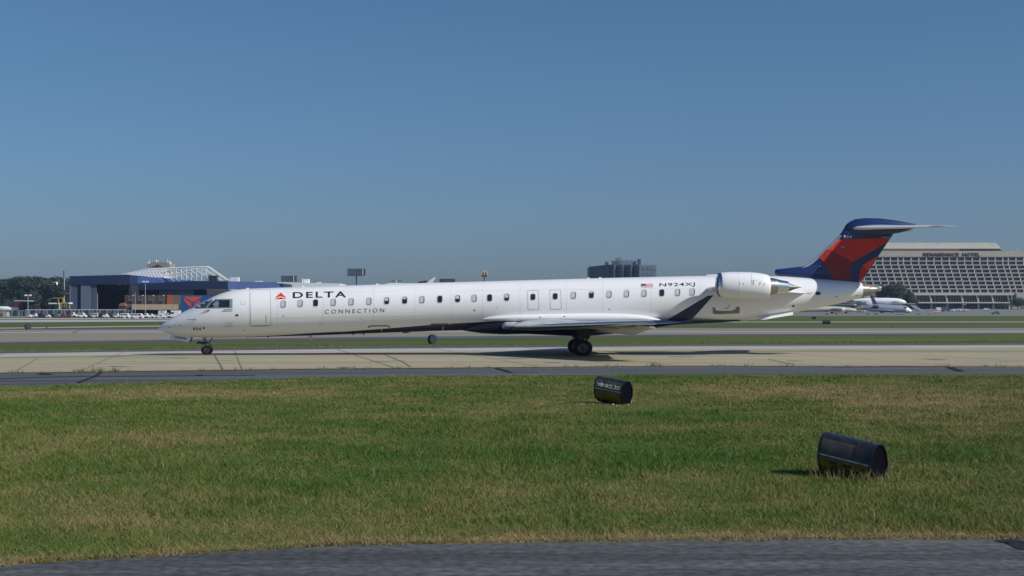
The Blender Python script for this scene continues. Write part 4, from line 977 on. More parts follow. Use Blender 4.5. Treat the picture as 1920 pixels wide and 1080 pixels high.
# pebbles round the feet of the nearer drum
q = random.Random(9); px_ = [(1118,748),(1126,750),(1137,753),(1142,755),(1149,758),(1156,760),(1162,763),(1168,764),(1177,758)]
for k, (a, b) in enumerate(px_):
    p = at(a, b+3); mb = MB(); rx, ry, rz = q.uniform(.02,.045), q.uniform(.02,.04), q.uniform(.025,.07)
    mb.rings([[Vector((p[0]+rx*s_*math.cos(2*math.pi*i/8)*q.uniform(.8,1.1), p[1]+ry*s_*math.sin(2*math.pi*i/8), rz*h_)) for i in range(8)] for h_, s_ in ((0,.8),(.5,1),(.85,.7),(1,.2))])
    tag(mb.build('pebble', mat('pebble_stone', (.24,.22,.18), .9, noise=.4, nscale=20) if k == 0 else bpy.data.materials['pebble_stone'], smooth=60), 'small pale stone lying at the foot of the drum sign nearest the taxiway', 'stone', 'stones at the foot of the drum')

# ------------------------------------------------------------------ foliage
def leafmat(name, c1, c2):
    m = mat(name, c1, 0.75, noise=.01, nscale=.35, col2=c2, detail=4); return m
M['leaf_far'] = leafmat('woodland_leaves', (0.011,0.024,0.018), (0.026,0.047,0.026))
M['leaf_tree'] = leafmat('tree_leaves', (0.012,0.030,0.014), (0.030,0.058,0.024))
M['bark'] = mat('bark', (0.09,0.07,0.05), 0.85, noise=0.3, nscale=3)
def crown_faces(mb, lumps, n, size, r):
    tot = sum(l[3]*l[4]*l[5] for l in lumps)
    for cx, cy, cz, a, b, c in lumps:
        for _ in range(max(20, int(n*a*b*c/tot))):
            while True:
                v = Vector((r.gauss(0,1), r.gauss(0,1), r.gauss(0,1)))
                if v.length > .1: break
            v.normalize(); rr_ = (0.62+0.42*r.random())
            p = Vector((cx+v.x*a*rr_, cy+v.y*b*rr_, cz+v.z*c*rr_))
            nn = (v+Vector((r.uniform(-.8,.8), r.uniform(-.8,.8), r.uniform(-.5,.9)))).normalized()
            u = nn.orthogonal().normalized(); w = nn.cross(u); s_ = size*r.uniform(.6,1.4); th = r.uniform(0, 6.28)
            u, w = u*math.cos(th)+w*math.sin(th), w*math.cos(th)-u*math.sin(th)
            mb.poly([p+u*s_, p+w*s_*.8, p-u*s_*.9, p-w*s_*.7])
def tree(px, pybase, pytop, wpx, Y, label, seed, group=None, name='broadleaf_tree', m=None, n=2600):
    r = random.Random(seed); gz = grise(Y); x = X(px, Y); h = Z(pytop, Y)-gz; w = wpx*Y/F
    t = empty(name, (x, Y, gz), label, 'tree', group)
    mb = MB(); mb.tube((0,0,-.2),(0,0,h*.45), h*.035, h*.022, n=8)
    for k in range(5):
        a = r.uniform(0,6.28); mb.tube((0,0,h*r.uniform(.25,.42)), (math.cos(a)*w*.3, math.sin(a)*w*.25, h*r.uniform(.55,.8)), h*.016, h*.006, n=6)
    mb.build('trunk', M['bark'], t, smooth=60)
    lumps = []
    for k in range(9):
        a = r.uniform(0,6.28); q_ = r.uniform(0,.30); zz = r.uniform(.34,.80)
        s_ = r.uniform(.16,.27)*(1.15-abs(zz-.5)); lumps.append((math.cos(a)*w*q_*1.1, math.sin(a)*w*q_, h*zz, w*s_*1.15, w*s_, h*s_*.75))
    lumps.append((0,0,h*.55,w*.36,w*.34,h*.30)); lumps.append((r.uniform(-.08,.08)*w,0,h*.85,w*.18,w*.18,h*.15))
    mb = MB(); crown_faces(mb, lumps, int(n*2.4), h*.022, r); mb.build('crown', m or M['leaf_tree'], t, fixn=False)
    return t
# far wood on the left, one mass
def wood():
    r = random.Random(4); mb = MB(); lumps = []
    top = [(-60,530),(0,525),(15,524),(30,520),(45,519),(60,517.5),(78,520),(90,524),(103,520),(118,520),(131,526),(150,530)]
    Y0 = 900
    for k in range(120):
        px = r.uniform(-60, 150); Y = Y0+r.uniform(-40, 60); tz = Z(interp(px, [a[0] for a in top], [a[1] for a in top]), Y)
        d = r.random()**.7; s_ = r.uniform(2.6,4.6); gz = grise(Y)
        z = gz+(tz-gz)*d-s_*.8 if d > .2 else gz+2; lumps.append((X(px, Y), Y-(1-d)*22, max(gz+1, z), s_*1.4, s_*1.2, s_*.9))
    for k in range(26):
        px = -60+k*8.2+r.uniform(-3,3); s_ = r.uniform(2.2,4.6); Y = Y0+r.uniform(0,25); tz = Z(interp(px, [a[0] for a in top], [a[1] for a in top]), Y)
        lumps.append((X(px, Y), Y, tz-s_*.8, s_*1.3, s_, s_*.95))
    crown_faces(mb, lumps, 60000, .55, r)
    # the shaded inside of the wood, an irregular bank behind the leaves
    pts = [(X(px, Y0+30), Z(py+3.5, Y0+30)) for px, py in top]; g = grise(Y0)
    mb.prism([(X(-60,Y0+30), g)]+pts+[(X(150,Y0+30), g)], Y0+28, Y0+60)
    o = mb.build('far_wood', M['leaf_far'], fixn=False); tag(o, 'dark wood behind the left end of the airfield', 'trees', kind='stuff')
wood()
tree(1683, 580, 528, 52, 905, 'dark broadleaf tree in front of the hotel, just right of the jet tail cone', 3, 'trees in front of the hotel')
tree(1652, 580, 532, 34, 910, 'dark tree before the hotel, half hidden behind the jet tail cone', 13, 'trees in front of the hotel')
tree(1706, 580, 545, 30, 900, 'lower rounded tree at the right end of the clump before the hotel', 5, 'trees in front of the hotel')
tree(1908, 580, 556, 44, 895, 'dark tree at the right edge of the picture in front of the hotel', 8, 'trees in front of the hotel')
tree(1881, 580, 566, 40, 925, 'low dark shrub under the hotel canopy beside the pale van', 18, 'trees in front of the hotel', name='shrub', n=1400)

# ------------------------------------------------------------------ hotel
M['hwall'] = mat('hotel_concrete', (0.42,0.385,0.32), 0.85, noise=0.06, nscale=.15)
M['hslab'] = mat('hotel_pale_slab', (0.50,0.475,0.42), 0.85, noise=0.06, nscale=.2)
M['hglass'] = mat('hotel_window_glass', (0.060,0.066,0.095), 0.35, noise=0.5, nscale=.35)
M['brownsign'] = mat('brown_sign_letters', (0.05,0.012,0.015), 0.6, noise=.05)
def hotel():
    Y = 960.0; gz = grise(Y); T = empty('hotel', (X(1790,Y), Y, gz), 'long pale concrete hotel with a grid of dark balcony windows and brown roof lettering', 'hotel')
    o_ = Vector((X(1790,Y), Y, gz)); off = lambda mb: [setattr(mb, 'v', [tuple(Vector(v)-o_) for v in mb.v]), mb][1]
    xl, xr = X(1600,Y), X(2080,Y); m = MB()
    m.box(xl, xr, Y+1.2, Y+16, Z(550,Y), Z(481.5,Y)); m.box(xl, xr, Y-.6, Y+16.4, Z(481.5,Y), Z(470.5,Y)); m.box(xl, X(1900,Y), Y+4, Y+30, gz, Z(552,Y))
    off(m).build('wall', M['hwall'], T)
    m = MB(); zt, zb = Z(455.2,Y+12), Z(466.5,Y+12)
    m.plan([(xl,Y+10),(X(1878,Y+10),Y+10),(X(1878,Y+10),Y+26),(xl,Y+26)], zb, zb+.35)
    a = [(xl,Y+10.4,zb+.35),(X(1877,Y+10),Y+10.4,zb+.35),(X(1868,Y+10),Y+10.9,zt),(xl,Y+10.9,zt)]; b = [(p[0],Y+25,p[2]) for p in a]; m.rings([a, b])
    off(m).build('roof', M['hslab'], T)
    m = MB(); m.box(xl, X(1876,Y+12), Y+12, Y+24, Z(471,Y), zb-.003); 
    pw = off(m).build('penthouse', M['hwall'], T)
    for k, (x0, x1) in enumerate(((1663,1678),(1718,1733),(1772,1788),(1832,1845))):
        m = MB(); m.box(X(x0,Y+11),X(x1,Y+11),Y+11.4,Y+12.3,Z(472.6,Y+11),Z(471.2,Y+11)); off(m).build('louvre', M['hslab'], T)
    m = MB(); m.box(X(1800,Y+11),X(1878,Y+11),Y+11,Y+12.2,Z(471,Y+11),Z(468,Y+11)); off(m).build('roof_dark_strip', M['dark'], T)  # plain dark strip just below the roof slab
    for px, h_ in ((1896.7,464),(1905.5,465),(1911,465.5),(1884,468.5),(1890,467.5)):
        m = MB(); m.tube((X(px,Y+8),Y+8,Z(471,Y)),(X(px,Y+8),Y+8,Z(h_,Y)), .22 if px > 1900 else .12, n=6); off(m).build('antenna', M['hslab'], T)
    # slabs and partitions: the egg-crate front, part of the wall's own shape
    rows = [485.2,492.9,500.4,507.9,515.4,522.8,530.4,538.0,545.2]; pitch = 14.33
    m = MB(); f2 = MB(); k = 0; wins = []
    for i, cy in enumerate(rows):
        y0, y1 = cy-3.8, cy+3.8
        m.box(xl, xr, Y-.35, Y+1.25, Z(y0+1.0,Y), Z(y0-.45,Y))
        drift = max(0, i-1)*2.15; x = 1569+drift; nar = {1679+drift, 1891+drift}
        col = 0
        while x < 2065:
            w = 10.3 if col in (8, 22) else pitch
            f2.box(X(x-1.0,Y), X(x+1.0,Y), Y-.15, Y+1.22, Z(y1+.3,Y), Z(y0+1.0,Y)+.0)
            wins.append((x+1.0, x+w-1.0, y0+1.9, y1-.8)); x += w; col += 1
    m.box(xl, xr, Y-.35, Y+1.25, Z(549.8,Y), Z(548.6,Y))
    off(m); off(f2); k0 = len(m.v); m.v += f2.v; m.f += [tuple(i+k0 for i in q_) for q_ in f2.f]; m.m += f2.m; m.build('balcony_grid', M['hslab'], T)
    def one(mbx, w):
        mbx.box(X(w[0],Y), X(w[1],Y), Y+1.0, Y+1.19, Z(w[3],Y), Z(w[2],Y))
    vis = sorted(wins, key=lambda w: (not (1660 < w[0] < 1916), w[2] > 530, w[2]))
    for w in vis[:100]:
        mb = MB(); one(mb, w); off(mb).build('window', M['hglass'], T)
    mb = MB(); [one(mb, w) for w in vis[100:]]; o = off(mb).build('window', M['hglass'], T); o['kind'] = 'stuff'
    # podium: raked columns over dark glazing, canopy and ground floor arcade
    m = MB(); m.box(X(1700,Y-8), X(1900,Y-8), Y-8, Y+4, Z(568.6,Y-8), Z(566.2,Y-8)); m.box(X(1712,Y), X(1905,Y), Y-3, Y+4, Z(553.5,Y-3), Z(550.2,Y-3)); off(m).build('canopy', M['hslab'], T)
    m = MB(); m.box(X(1712,Y), X(1898,Y), Y+2.4, Y+3.99, gz, Z(550.4,Y)); off(m).build('lobby_glazing', mat('lobby_glass', (.04,.055,.08), .3, noise=.5, nscale=.5), T)
    for px in (1746.7,1776.7,1806,1835,1863,1893,1719):
        m = MB(); a = X(px,Y-6); m.prism([(X(px-1.4,Y-6),gz),(X(px+1.4,Y-6),gz),(X(px+1.2,Y-6),Z(568,Y-6)),(X(px-1.2,Y-6),Z(568,Y-6))], Y-6, Y-5); off(m).build('column', M['hslab'], T)
        m = MB(); m.prism([(X(px-1.2,Y-2),Z(566.4,Y-2)),(X(px+1.2,Y-2),Z(566.4,Y-2)),(X(px-2.4,Y-2),Z(552,Y-2)),(X(px-5.0,Y-2),Z(552,Y-2))], Y-2, Y-1); off(m).build('raked_column', M['hslab'], T)
    m = MB()
    for px in np.arange(1721, 1898, 4.9): m.box(X(px,Y), X(px+.5,Y), Y+2.2, Y+2.39, gz, Z(552,Y))
    off(m).build('mullions', M['fin_le'], T)
    m = MB(); m.box(X(1906,Y-4),X(1960,Y-4),Y-4,Y+3.9,Z(568,Y-4),Z(549,Y-4)); off(m).build('corner_block', M['hwall'], T)
    bm = text_bm('RENAISSANCE  HOTEL', X(1731.7,Y-.9), X(1838,Y-.9), 0, 1, 0, .03, 1.05); zt, zb = Z(474.0,Y), Z(480.2,Y)
    r = bmesh.ops.extrude_face_region(bm, geom=bm.faces[:]); [setattr(v.co, 'z', .3) for v in r['geom'] if isinstance(v, bmesh.types.BMVert)]
    for v in bm.verts:
        v.co = Vector((v.co.x, Y-.62-v.co.z, zb+(v.co.y)*(zt-zb)))-o_
    me = bpy.data.meshes.new('sign_lettering'); bm.to_mesh(me); bm.free(); me.materials.append(M['brownsign']); o = bpy.data.objects.new('sign_lettering', me); C.objects.link(o); o.parent = T
hotel()

# ------------------------------------------------------------------ dark office block
def office():
    Y = 1350.0; gz = grise(Y); c = Vector((X(1168,Y), Y, gz)); T = empty('office_block', c, 'dark blue-grey office block with sawtooth bays rising behind the middle of the jet', 'office building')
    off = lambda mb: [setattr(mb, 'v', [tuple(Vector(v)-c) for v in mb.v]), mb][1]
    dk = mat('office_shaded_dark_cladding', (.060,.085,.13), .5, noise=.1, nscale=.1); lt = mat('office_lit_glass_cladding', (.15,.20,.24), .35, noise=.25, nscale=.12); md = mat('office_pale_frame', (.17,.21,.26), .7, noise=.1, nscale=.2)  # lit and shaded copies: sun on the sawtooth facets is painted into the colours
    m = MB(); a = [(X(1105,Y),Y+0),(X(1141,Y),Y-8),(X(1141,Y),Y+30),(X(1105,Y),Y+36)]
    i = len(m.v); zt1, zt2 = Z(500,Y), Z(496.6,Y); m.v += [(p[0],p[1],gz) for p in a]+[(a[0][0],a[0][1],zt1),(a[1][0],a[1][1],zt2),(a[2][0],a[2][1],zt2),(a[3][0],a[3][1],zt1)]
    for q_ in ((0,3,2,1),(4,5,6,7),(0,1,5,4),(1,2,6,5),(2,3,7,6),(3,0,4,7)): m.face([i+k for k in q_])
    off(m).build('side_wing', dk, T)
    for k in range(4):
        x0 = 1141.2+k*15.6; x1 = x0+15.4; m = MB(); xm = x0+9
        m.plan([(X(x0,Y),Y+2),(X(xm,Y),Y-6),(X(xm,Y),Y-6.01),(X(x1,Y),Y+4),(X(x1,Y),Y+24),(X(x0,Y),Y+24)], gz, Z(496+.0*k,Y))
        bay = off(m).build('bay', lt, T)
        m = MB(); m.plan([(X(xm+.3,Y),Y-6.5),(X(x1,Y),Y+3.4),(X(x1,Y),Y+3.0),(X(xm+.3,Y),Y-6.9)], gz, Z(497-.8,Y)); off(m).build('shaded_facet', dk, bay)  # dark side of each bay, its shade put into the colour
        for j in range(4):
            m = MB(); zc = Z(502+j*7,Y); m.plan([(X(x0+.6,Y),Y+1.2),(X(xm-.4,Y),Y-5.9),(X(xm-.4,Y),Y-6.1),(X(x0+.6,Y),Y+1.0)], zc-1.2, zc+.1); off(m).build('window', dk, bay)
    m = MB(); m.box(X(1147.5,Y),X(1161.8,Y),Y+6,Y+20,Z(496,Y),Z(489,Y)); off(m).build('plant_room', dk, T)
    m = MB(); m.box(X(1162,Y),X(1194,Y),Y+6.5,Y+20,Z(496,Y),Z(488.4,Y)); off(m).build('plant_room', lt, T)  # plant room split: left in the shaded copy, right in the lit one
    m = MB(); m.box(X(1196.3,Y),X(1202.2,Y),Y+4,Y+9,Z(495.8,Y),Z(485.4,Y)); off(m).build('chimney', dk, T)
    m = MB(); m.box(X(1135,Y),X(1140.6,Y),Y+2,Y+8,Z(497,Y),Z(490.6,Y)); off(m).build('stair_tower', dk, T)
    m = MB(); m.box(X(1141.4,Y),X(1147,Y),Y+3,Y+8,Z(496,Y),Z(490.4,Y)); off(m).build('satellite_unit', M['hwall'], T)
    for px, top in ((1156.5,483),(1159,484),(1162,482),(1166,483.4),(1178,486),(1186,486)):
        m = MB(); m.tube((X(px,Y),Y+10,Z(489,Y)),(X(px,Y),Y+10,Z(top,Y)), .45, n=6); off(m).build('antenna', dk, T)
    m = MB(); m.box(X(1203.8,Y),X(1232,Y),Y+6,Y+26,gz,Z(496.2,Y)); w = off(m).build('east_wing', md, T)
    for j in range(4):
        for k in range(3):
            m = MB(); x = 1205.8+k*9.2; y = 500+j*10.2; m.box(X(x,Y),X(x+6.6,Y),Y+5.7,Y+5.99,Z(y+6.5,Y),Z(y,Y)); off(m).build('window', lt, w)
office()

# ------------------------------------------------------------------ maintenance hangars on the left
M['hnavy'] = mat('hangar_navy_cladding', (0.008,0.021,0.072), 0.55, noise=0.12, nscale=.2, stretch=(1,1,.2))
M['hblue_lit'] = mat('hangar_sunlit_cladding', (0.030,0.065,0.20), 0.5, noise=0.10, nscale=.2)  # lighter copy of the navy: sunlight painted into the right-facing fascias
M['hdoor'] = mat('hangar_door_blue_grey', (0.075,0.100,0.145), 0.6, noise=0.15, nscale=.3, stretch=(4,1,.2))
M['hdoor2'] = mat('hangar_door_light', (0.125,0.155,0.205), 0.6, noise=0.12, nscale=.3, stretch=(4,1,.2))
M['hin'] = mat('hangar_interior_shade', (0.012,0.016,0.024), 0.9, noise=0.4, nscale=.2)  # near-black, so the shade inside the open bays is put into the colour
M['truss'] = mat('white_truss_steel', (0.80,0.82,0.84), 0.5, noise=0.05)
M['beige'] = mat('beige_panel', (0.46,0.37,0.24), 0.7, noise=0.08, nscale=.3)
M['brown'] = mat('brown_brick_wall', (0.075,0.055,0.05), 0.85, noise=0.3, nscale=.5)
def offs(c): 
    c = Vector(c); return lambda mb: [setattr(mb, 'v', [tuple(Vector(v)-c) for v in mb.v]), mb][1]
def hangar_a():
    Y = 640.0; gz = grise(Y); c = (X(187,Y), Y, gz); T = empty('aircraft_hangar', c, 'tall navy hangar at the left with sliding doors half open onto a dark bay', 'hangar'); off = offs(c)
    x0, x1 = X(130,Y), X(243,Y); m = MB()
    m.prism([(x0,Z(533,Y)),(x1,Z(533.6,Y)),(x1,Z(515,Y)),(x0,Z(517.8,Y))], Y, Y+2); off(m).build('fascia', M['hnavy'], T)
    m = MB(); m.prism([(x0+.01,Z(533,Y)),(x1-.01,Z(533.2,Y)),(x1-.01,Z(515.4,Y)),(x0+.01,Z(518.2,Y))], Y+2.003, Y+70); off(m).build('roof', M['hnavy'], T)
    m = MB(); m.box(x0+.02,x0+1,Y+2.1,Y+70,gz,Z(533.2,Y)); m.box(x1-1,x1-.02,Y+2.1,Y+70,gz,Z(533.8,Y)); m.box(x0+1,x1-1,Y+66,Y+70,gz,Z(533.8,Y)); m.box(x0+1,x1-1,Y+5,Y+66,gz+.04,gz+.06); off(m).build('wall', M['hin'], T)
    m = MB(); m.box(X(130.2,Y),X(131.6,Y),Y+.1,Y+.9,gz,Z(533.2,Y)); off(m).build('jamb', M['hdoor2'], T)
    for a, b, mm, dy in ((131.8,143,'hdoor',.6),(143.2,150.9,'hnavy',1.0),(151,168.9,'hdoor2',.4),(169.2,180,'hdoor',.9)):
        m = MB(); m.box(X(a,Y),X(b,Y),Y+dy,Y+dy+.4,gz,Z(533.3,Y))
        for k in range(1, 6):
            xx = X(a+(b-a)*k/6,Y); m.box(xx-.06,xx+.06,Y+dy-.05,Y+dy-.002,gz,Z(533.4,Y))
        off(m).build('sliding_door', M[mm], T)
    for px in (219.5,232): m = MB(); m.box(X(px-2,Y),X(px+2,Y),Y+3,Y+4,Z(534.8,Y),Z(533.8,Y)); off(m).build('lamp', M['shade'], T)
hangar_a()
def hangar_b():
    Y = 655.0; gz = grise(Y); c = (X(340,Y), Y, gz); T = empty('maintenance_hangar', c, 'long navy maintenance hangar with a beige canopy, blue emblem panel and white truss roof', 'hangar'); off = offs(c)
    m = MB(); m.prism([(X(196,Y),Z(544,Y)),(X(427,Y),Z(542.2,Y)),(X(427,Y),Z(527.4,Y)),(X(360,Y),Z(526.8,Y)),(X(300,Y),Z(530.2,Y)),(X(244,Y),Z(531.4,Y)),(X(196,Y),Z(531.4,Y))], Y, Y+2); off(m).build('fascia', M['hnavy'], T)
    m = MB(); a = [(X(243.6,648),648,Z(531.4,648)),(X(243.6,648),648,Z(518.6,648)),(X(301,675),675,Z(520.4,675)),(X(362,700),700,Z(526,700)),(X(362,700),700,Z(531,700))]
    b = [(p[0]+.5,p[1]+1.2,p[2]) for p in a]; m.rings([a, b]); off(m).build('angled_fascia', M['hblue_lit'], T)
    m = MB(); Ye = 670.3; a = [(X(427.2,Y),Y,Z(541.8,Y)),(X(528,672),672,Z(540.8,672)),(X(518,Ye),Ye,Z(528.8,Ye)),(X(427.2,Y),Y,Z(527.4,Y))]; b = [(p[0],p[1]+2,p[2]) for p in a]; m.rings([a, b]); off(m).build('side_fascia', M['hblue_lit'], T)
    m = MB(); m.box(X(196,Y),X(426,Y),Y+2.01,Y+50,Z(543,Y),Z(531.6,Y)); m.box(X(428,Y),X(516,Y),Y+22,Y+50,gz,Z(529.6,Y)); off(m).build('roof', M['hnavy'], T)
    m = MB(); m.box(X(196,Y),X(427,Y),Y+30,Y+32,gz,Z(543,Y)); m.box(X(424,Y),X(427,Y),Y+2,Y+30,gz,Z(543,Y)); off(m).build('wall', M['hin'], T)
    for a, b in ((295,325),(325.6,360)): m = MB(); m.box(X(a,Y),X(b,Y),Y+3,Y+3.5,gz,Z(543.2,Y)); off(m).build('sliding_door', M['hdoor2'] , T)
    m = MB(); m.box(X(386,Y),X(427,Y),Y+2.2,Y+3,Z(552.5,Y),Z(543.3,Y)); 
    for k in range(14): xx = X(386.5+k*2.9,Y); m.box(xx,xx+.2,Y+2.0,Y+2.19,Z(552.5,Y),Z(543.4,Y))
    off(m).build('clerestory', M['beige'], T)
    m = MB(); m.box(X(386,Y),X(520,Y),Y+1.0,Y+1.9,Z(544.2,Y),Z(542.4,Y)); off(m).build('gutter', M['truss'], T)
    # lower brick range with doors
    Yb = 640.0; m = MB(); m.box(X(234,Yb),X(338,Yb),Yb,Yb+12,gz,Z(553,Yb)); lo = off(m).build('workshop_wall', M['brown'], T)
    m = MB(); m.box(X(324,Yb),X(338.2,Yb),Yb-.25,Yb-.01,gz,Z(553.2,Yb)); off(m).build('pier', mat('taupe_wall', (.14,.12,.11), .8, noise=.1), lo)
    for x in (240,258,278,297):
        m = MB(); m.box(X(x,Yb),X(x+10,Yb),Yb-.15,Yb-.02,gz,Z(554.5,Yb)); d = off(m).build('door', mat('grey_door_%d' % x, (.10,.10,.105), .7, noise=.15), lo)
        m = MB(); m.box(X(x+1.5,Yb),X(x+8,Yb),Yb-.25,Yb-.16,Z(569,Yb),Z(564.5,Yb)); off(m).build('pane', M['hin'], d)
        m = MB(); m.box(X(x+9.6,Yb),X(x+11,Yb),Yb-.9,Yb-.3,Z(555,Yb),Z(553.4,Yb)); off(m).build('lamp', M['truss'], d)
    m = MB(); m.box(X(313.5,Yb),X(324,Yb),Yb-.3,Yb-.05,gz,Z(553.0,Yb)); off(m).build('orange_door', mat('orange_door_paint', (.34,.10,.03), .6, noise=.2), lo)
    Yc = 632.0; m = MB(); m.box(X(247,Yc),X(338.4,Yc),Yc,Yc+7.9,Z(580.8,Yc),Z(570.6,Yc)); off(m).build('canopy', M['beige'], T)
    for k in range(6):
        m = MB(); x = 250+k*17; m.box(X(x,Yc),X(x+.8,Yc),Yc+1,Yc+1.4,gz,Z(580.9,Yc)); off(m).build('post', M['dark'], T)
    m = MB(); m.box(X(234,Yc),X(247,Yc),Yc+2,Yc+7,gz,Z(570,Yc)); off(m).build('annex', mat('grey_annex', (.12,.11,.115), .8, noise=.1), T)
    # blue panel with the red emblem
    m = MB(); m.box(X(338.8,Yc),X(403,Yc),Yc-.4,Yc,gz,Z(553.2,Yc)); pn = off(m).build('emblem_panel', mat('panel_blue', (.025,.075,.24), .5, noise=.06, nscale=.4), T)
    cp = lambda pts: [(220+x/7.7125, 480+y/7.7125) for x, y in pts]
    for pts in (cp([(968,588),(1225,588),(1190,620),(1110,665),(1085,665)]), cp([(950,596),(1068,678),(1072,742),(1050,735),(985,665)]), cp([(1190,640),(1200,655),(1150,730),(1118,742),(1118,690)])):
        m = MB(); m.prism([(X(x,Yc),Z(y,Yc)) for x, y in pts], Yc-.47, Yc-.41); off(m).build('emblem', mat('emblem_orange_red', (.62,.085,.04), .5, noise=.04) if 'emblem_orange_red' not in bpy.data.materials else bpy.data.materials['emblem_orange_red'], pn)
    # white space frame over the roof
    def bar(mb, a, b, Yq, r=.17): mb.tube((X(a[0],Yq),Yq,Z(a[1],Yq)), (X(b[0],Yq),Yq,Z(b[1],Yq)), r, n=5)
    for Yq, dx in ((675,0),(694,4)):
        mb = MB(); q_ = lambda x, y: (x+dx, y)
        bar(mb, q_(228,515), q_(278,504), Yq, .22); bar(mb, q_(278,504), q_(388,500), Yq, .26); bar(mb, q_(388,500), q_(426,526), Yq, .26); bar(mb, q_(380,502.5), q_(414,526), Yq, .18)
        bar(mb, q_(303,518), q_(386,501), Yq, .22)
        lowy = lambda x: interp(x, [228,243,300,330,360,388], [517,519,520,523.5,526.5,526.5])
        for k, x in enumerate(np.arange(311.5, 390, 9.5) if dx == 0 else []):
            bar(mb, q_(x,interp(x,[278,388],[504,500])), q_(x,lowy(x)), Yq, .17)
            bar(mb, q_(x,interp(x,[303,386],[518,501])), q_(x+15,min(526.5, interp(x,[303,386],[518,501])+12)), Yq, .12)
            bar(mb, q_(x-8,interp(x-8,[278,388],[504,500])+1), q_(min(x+14,388),min(526,interp(x,[278,388],[504,500])+17)), Yq, .13)
        for k, x in enumerate(np.arange(240, 312, 6)):
            bar(mb, q_(x,interp(x,[228,278,388],[515,504,500])), q_(x+9,lowy(x+9)), Yq, .22); bar(mb, q_(x+9,interp(x+9,[228,278,388],[515,504,500])), q_(x,lowy(x)), Yq, .22)
        off(mb).build('truss', M['truss'], T, smooth=60)
    m = MB(); Yq = 690; m.prism([(X(x,Yq),Z(y,Yq)) for x, y in ((231,516.2),(276,506),(318,505.0),(300,512),(310,523),(243,530))], Yq, Yq+10); off(m).build('roof_deck', mat('white_roof_deck', (.74,.76,.78), .7, noise=.2, nscale=.6), T)
    m = MB(); m.box(X(391,672),X(406,672),672,676,Z(527,672),Z(516.6,672)); off(m).build('roof_plant', M['dark'], T)
    for a, b, y0 in ((431,447,519.8),(477,480.5,527),(483.5,490,526.6)):
        m = MB(); m.box(X(a,674),X(b,674),674,677,Z(529.8,674),Z(y0,674)); off(m).build('roof_unit', M['truss'], T)
hangar_b()
def warehouse():
    Y = 720.0; gz = grise(Y); c = (X(580,Y), Y, gz); T = empty('warehouse', c, 'long low white warehouse behind the jet titles', 'warehouse'); off = offs(c)
    m = MB(); m.prism([(X(500,Y),gz),(X(636.4,Y),gz),(X(636.4,Y),Z(531.6,Y)),(X(500,Y),Z(528.6,Y))], Y, Y+30); off(m).build('wall', M['white'], T)
    m = MB(); m.box(X(568,Y),X(577.5,Y),Y+2,Y+6,Z(530.6,Y),Z(523,Y)); off(m).build('roof_unit', M['truss'], T)
    m = MB(); m.tube((X(565.8,Y),Y+2,Z(530,Y)),(X(565.8,Y),Y+2,Z(522,Y)),.25,n=6); off(m).build('vent_pipe', M['truss'], T)
    m = MB(); m.box(X(592,Y),X(599,Y),Y+3,Y+6,Z(531,Y),Z(529.2,Y)); off(m).build('skylight', M['truss'], T)
warehouse()
def tower_building():
    Y = 820.0; gz = grise(Y); c = (X(297,Y), Y, gz); T = empty('tower_block', c, 'beige tower top with antennas above the white truss roof', 'tower'); off = offs(c)
    m = MB(); m.prism([(X(276,Y),gz),(X(317.5,Y),gz),(X(317.5,Y),Z(493.8,Y)),(X(312,Y),Z(492.2,Y)),(X(297,Y),Z(491,Y)),(X(283,Y),Z(492.4,Y)),(X(276,Y),Z(495,Y))], Y, Y+14); off(m).build('wall', mat('tower_beige', (.27,.245,.20), .8, noise=.1, nscale=.3), T)
    m = MB(); m.box(X(285,Y),X(305,Y),Y-.2,Y-.02,Z(500.8,Y),Z(499.4,Y)); m.box(X(292,Y),X(299,Y),Y-.2,Y-.02,Z(498,Y),Z(496.4,Y)); off(m).build('sign_lettering', M['dark'], T)
    for px, t, r in ((275.8,491.5,.5),(278,486,.14),(290.6,486.8,.34),(294.4,488.4,.25),(311.5,485,.14),(315,488.6,.35),(317.2,491.6,.5)):
        m = MB(); m.tube((X(px,Y),Y+3,Z(495,Y)),(X(px,Y),Y+3,Z(t,Y)), r, n=6); off(m).build('antenna', M['truss'], T)
tower_building()

# ------------------------------------------------------------------ billboards, poles and small signs
M['vgrey_pole'] = mat('galvanised_grey', (.36,.37,.38), .6, noise=.1)
def pole(px, py0, py1, Y, r, label, cat='light pole', head=None, group=None, m=None):
    gz = grise(Y); x = X(px,Y); c = (x,Y,gz); T = empty('light_pole', c, label, cat, group); h = Z(py0,Y)-gz
    mb = MB(); mb.tube((0,0,0),(0,0,h), r, r*.7, n=8); mb.build('post', m or M['vgrey_pole'], T, smooth=60)
    if head:
        for dx in head:
            mb = MB(); mb.box(dx-.45,dx+.45,-.3,.3,h-.2,h+.35); mb.build('floodlight', M['truss'], T)
        mb = MB(); mb.box(min(head),max(head)+.01,-.08,.08,h-.3,h-.202); mb.build('crossarm', M['dark'], T)
    return T
pole(272.5, 528.5, 588, 600, .15, 'tall slim light pole in front of the hangar', head=(-.7,.7))
pole(52.5, 554, 583, 560, .16, 'floodlight pole beside the parked red-tailed airliner', head=(-.8,.8))
pole(126.5, 550.5, 583, 600, .10, 'thin rust-coloured mast at the hangar corner', m=M['brown'])
pole(182.8, 550.5, 583, 600, .14, 'thin grey mast before the open hangar door')
pole(253.5, 548, 580, 610, .12, 'thin mast left of the beige canopy')
pole(1808.5, 571, 590, 700, .10, 'thin dark pole with a small lamp on the apron before the hotel', head=(-.1,.1), m=M['dark'])
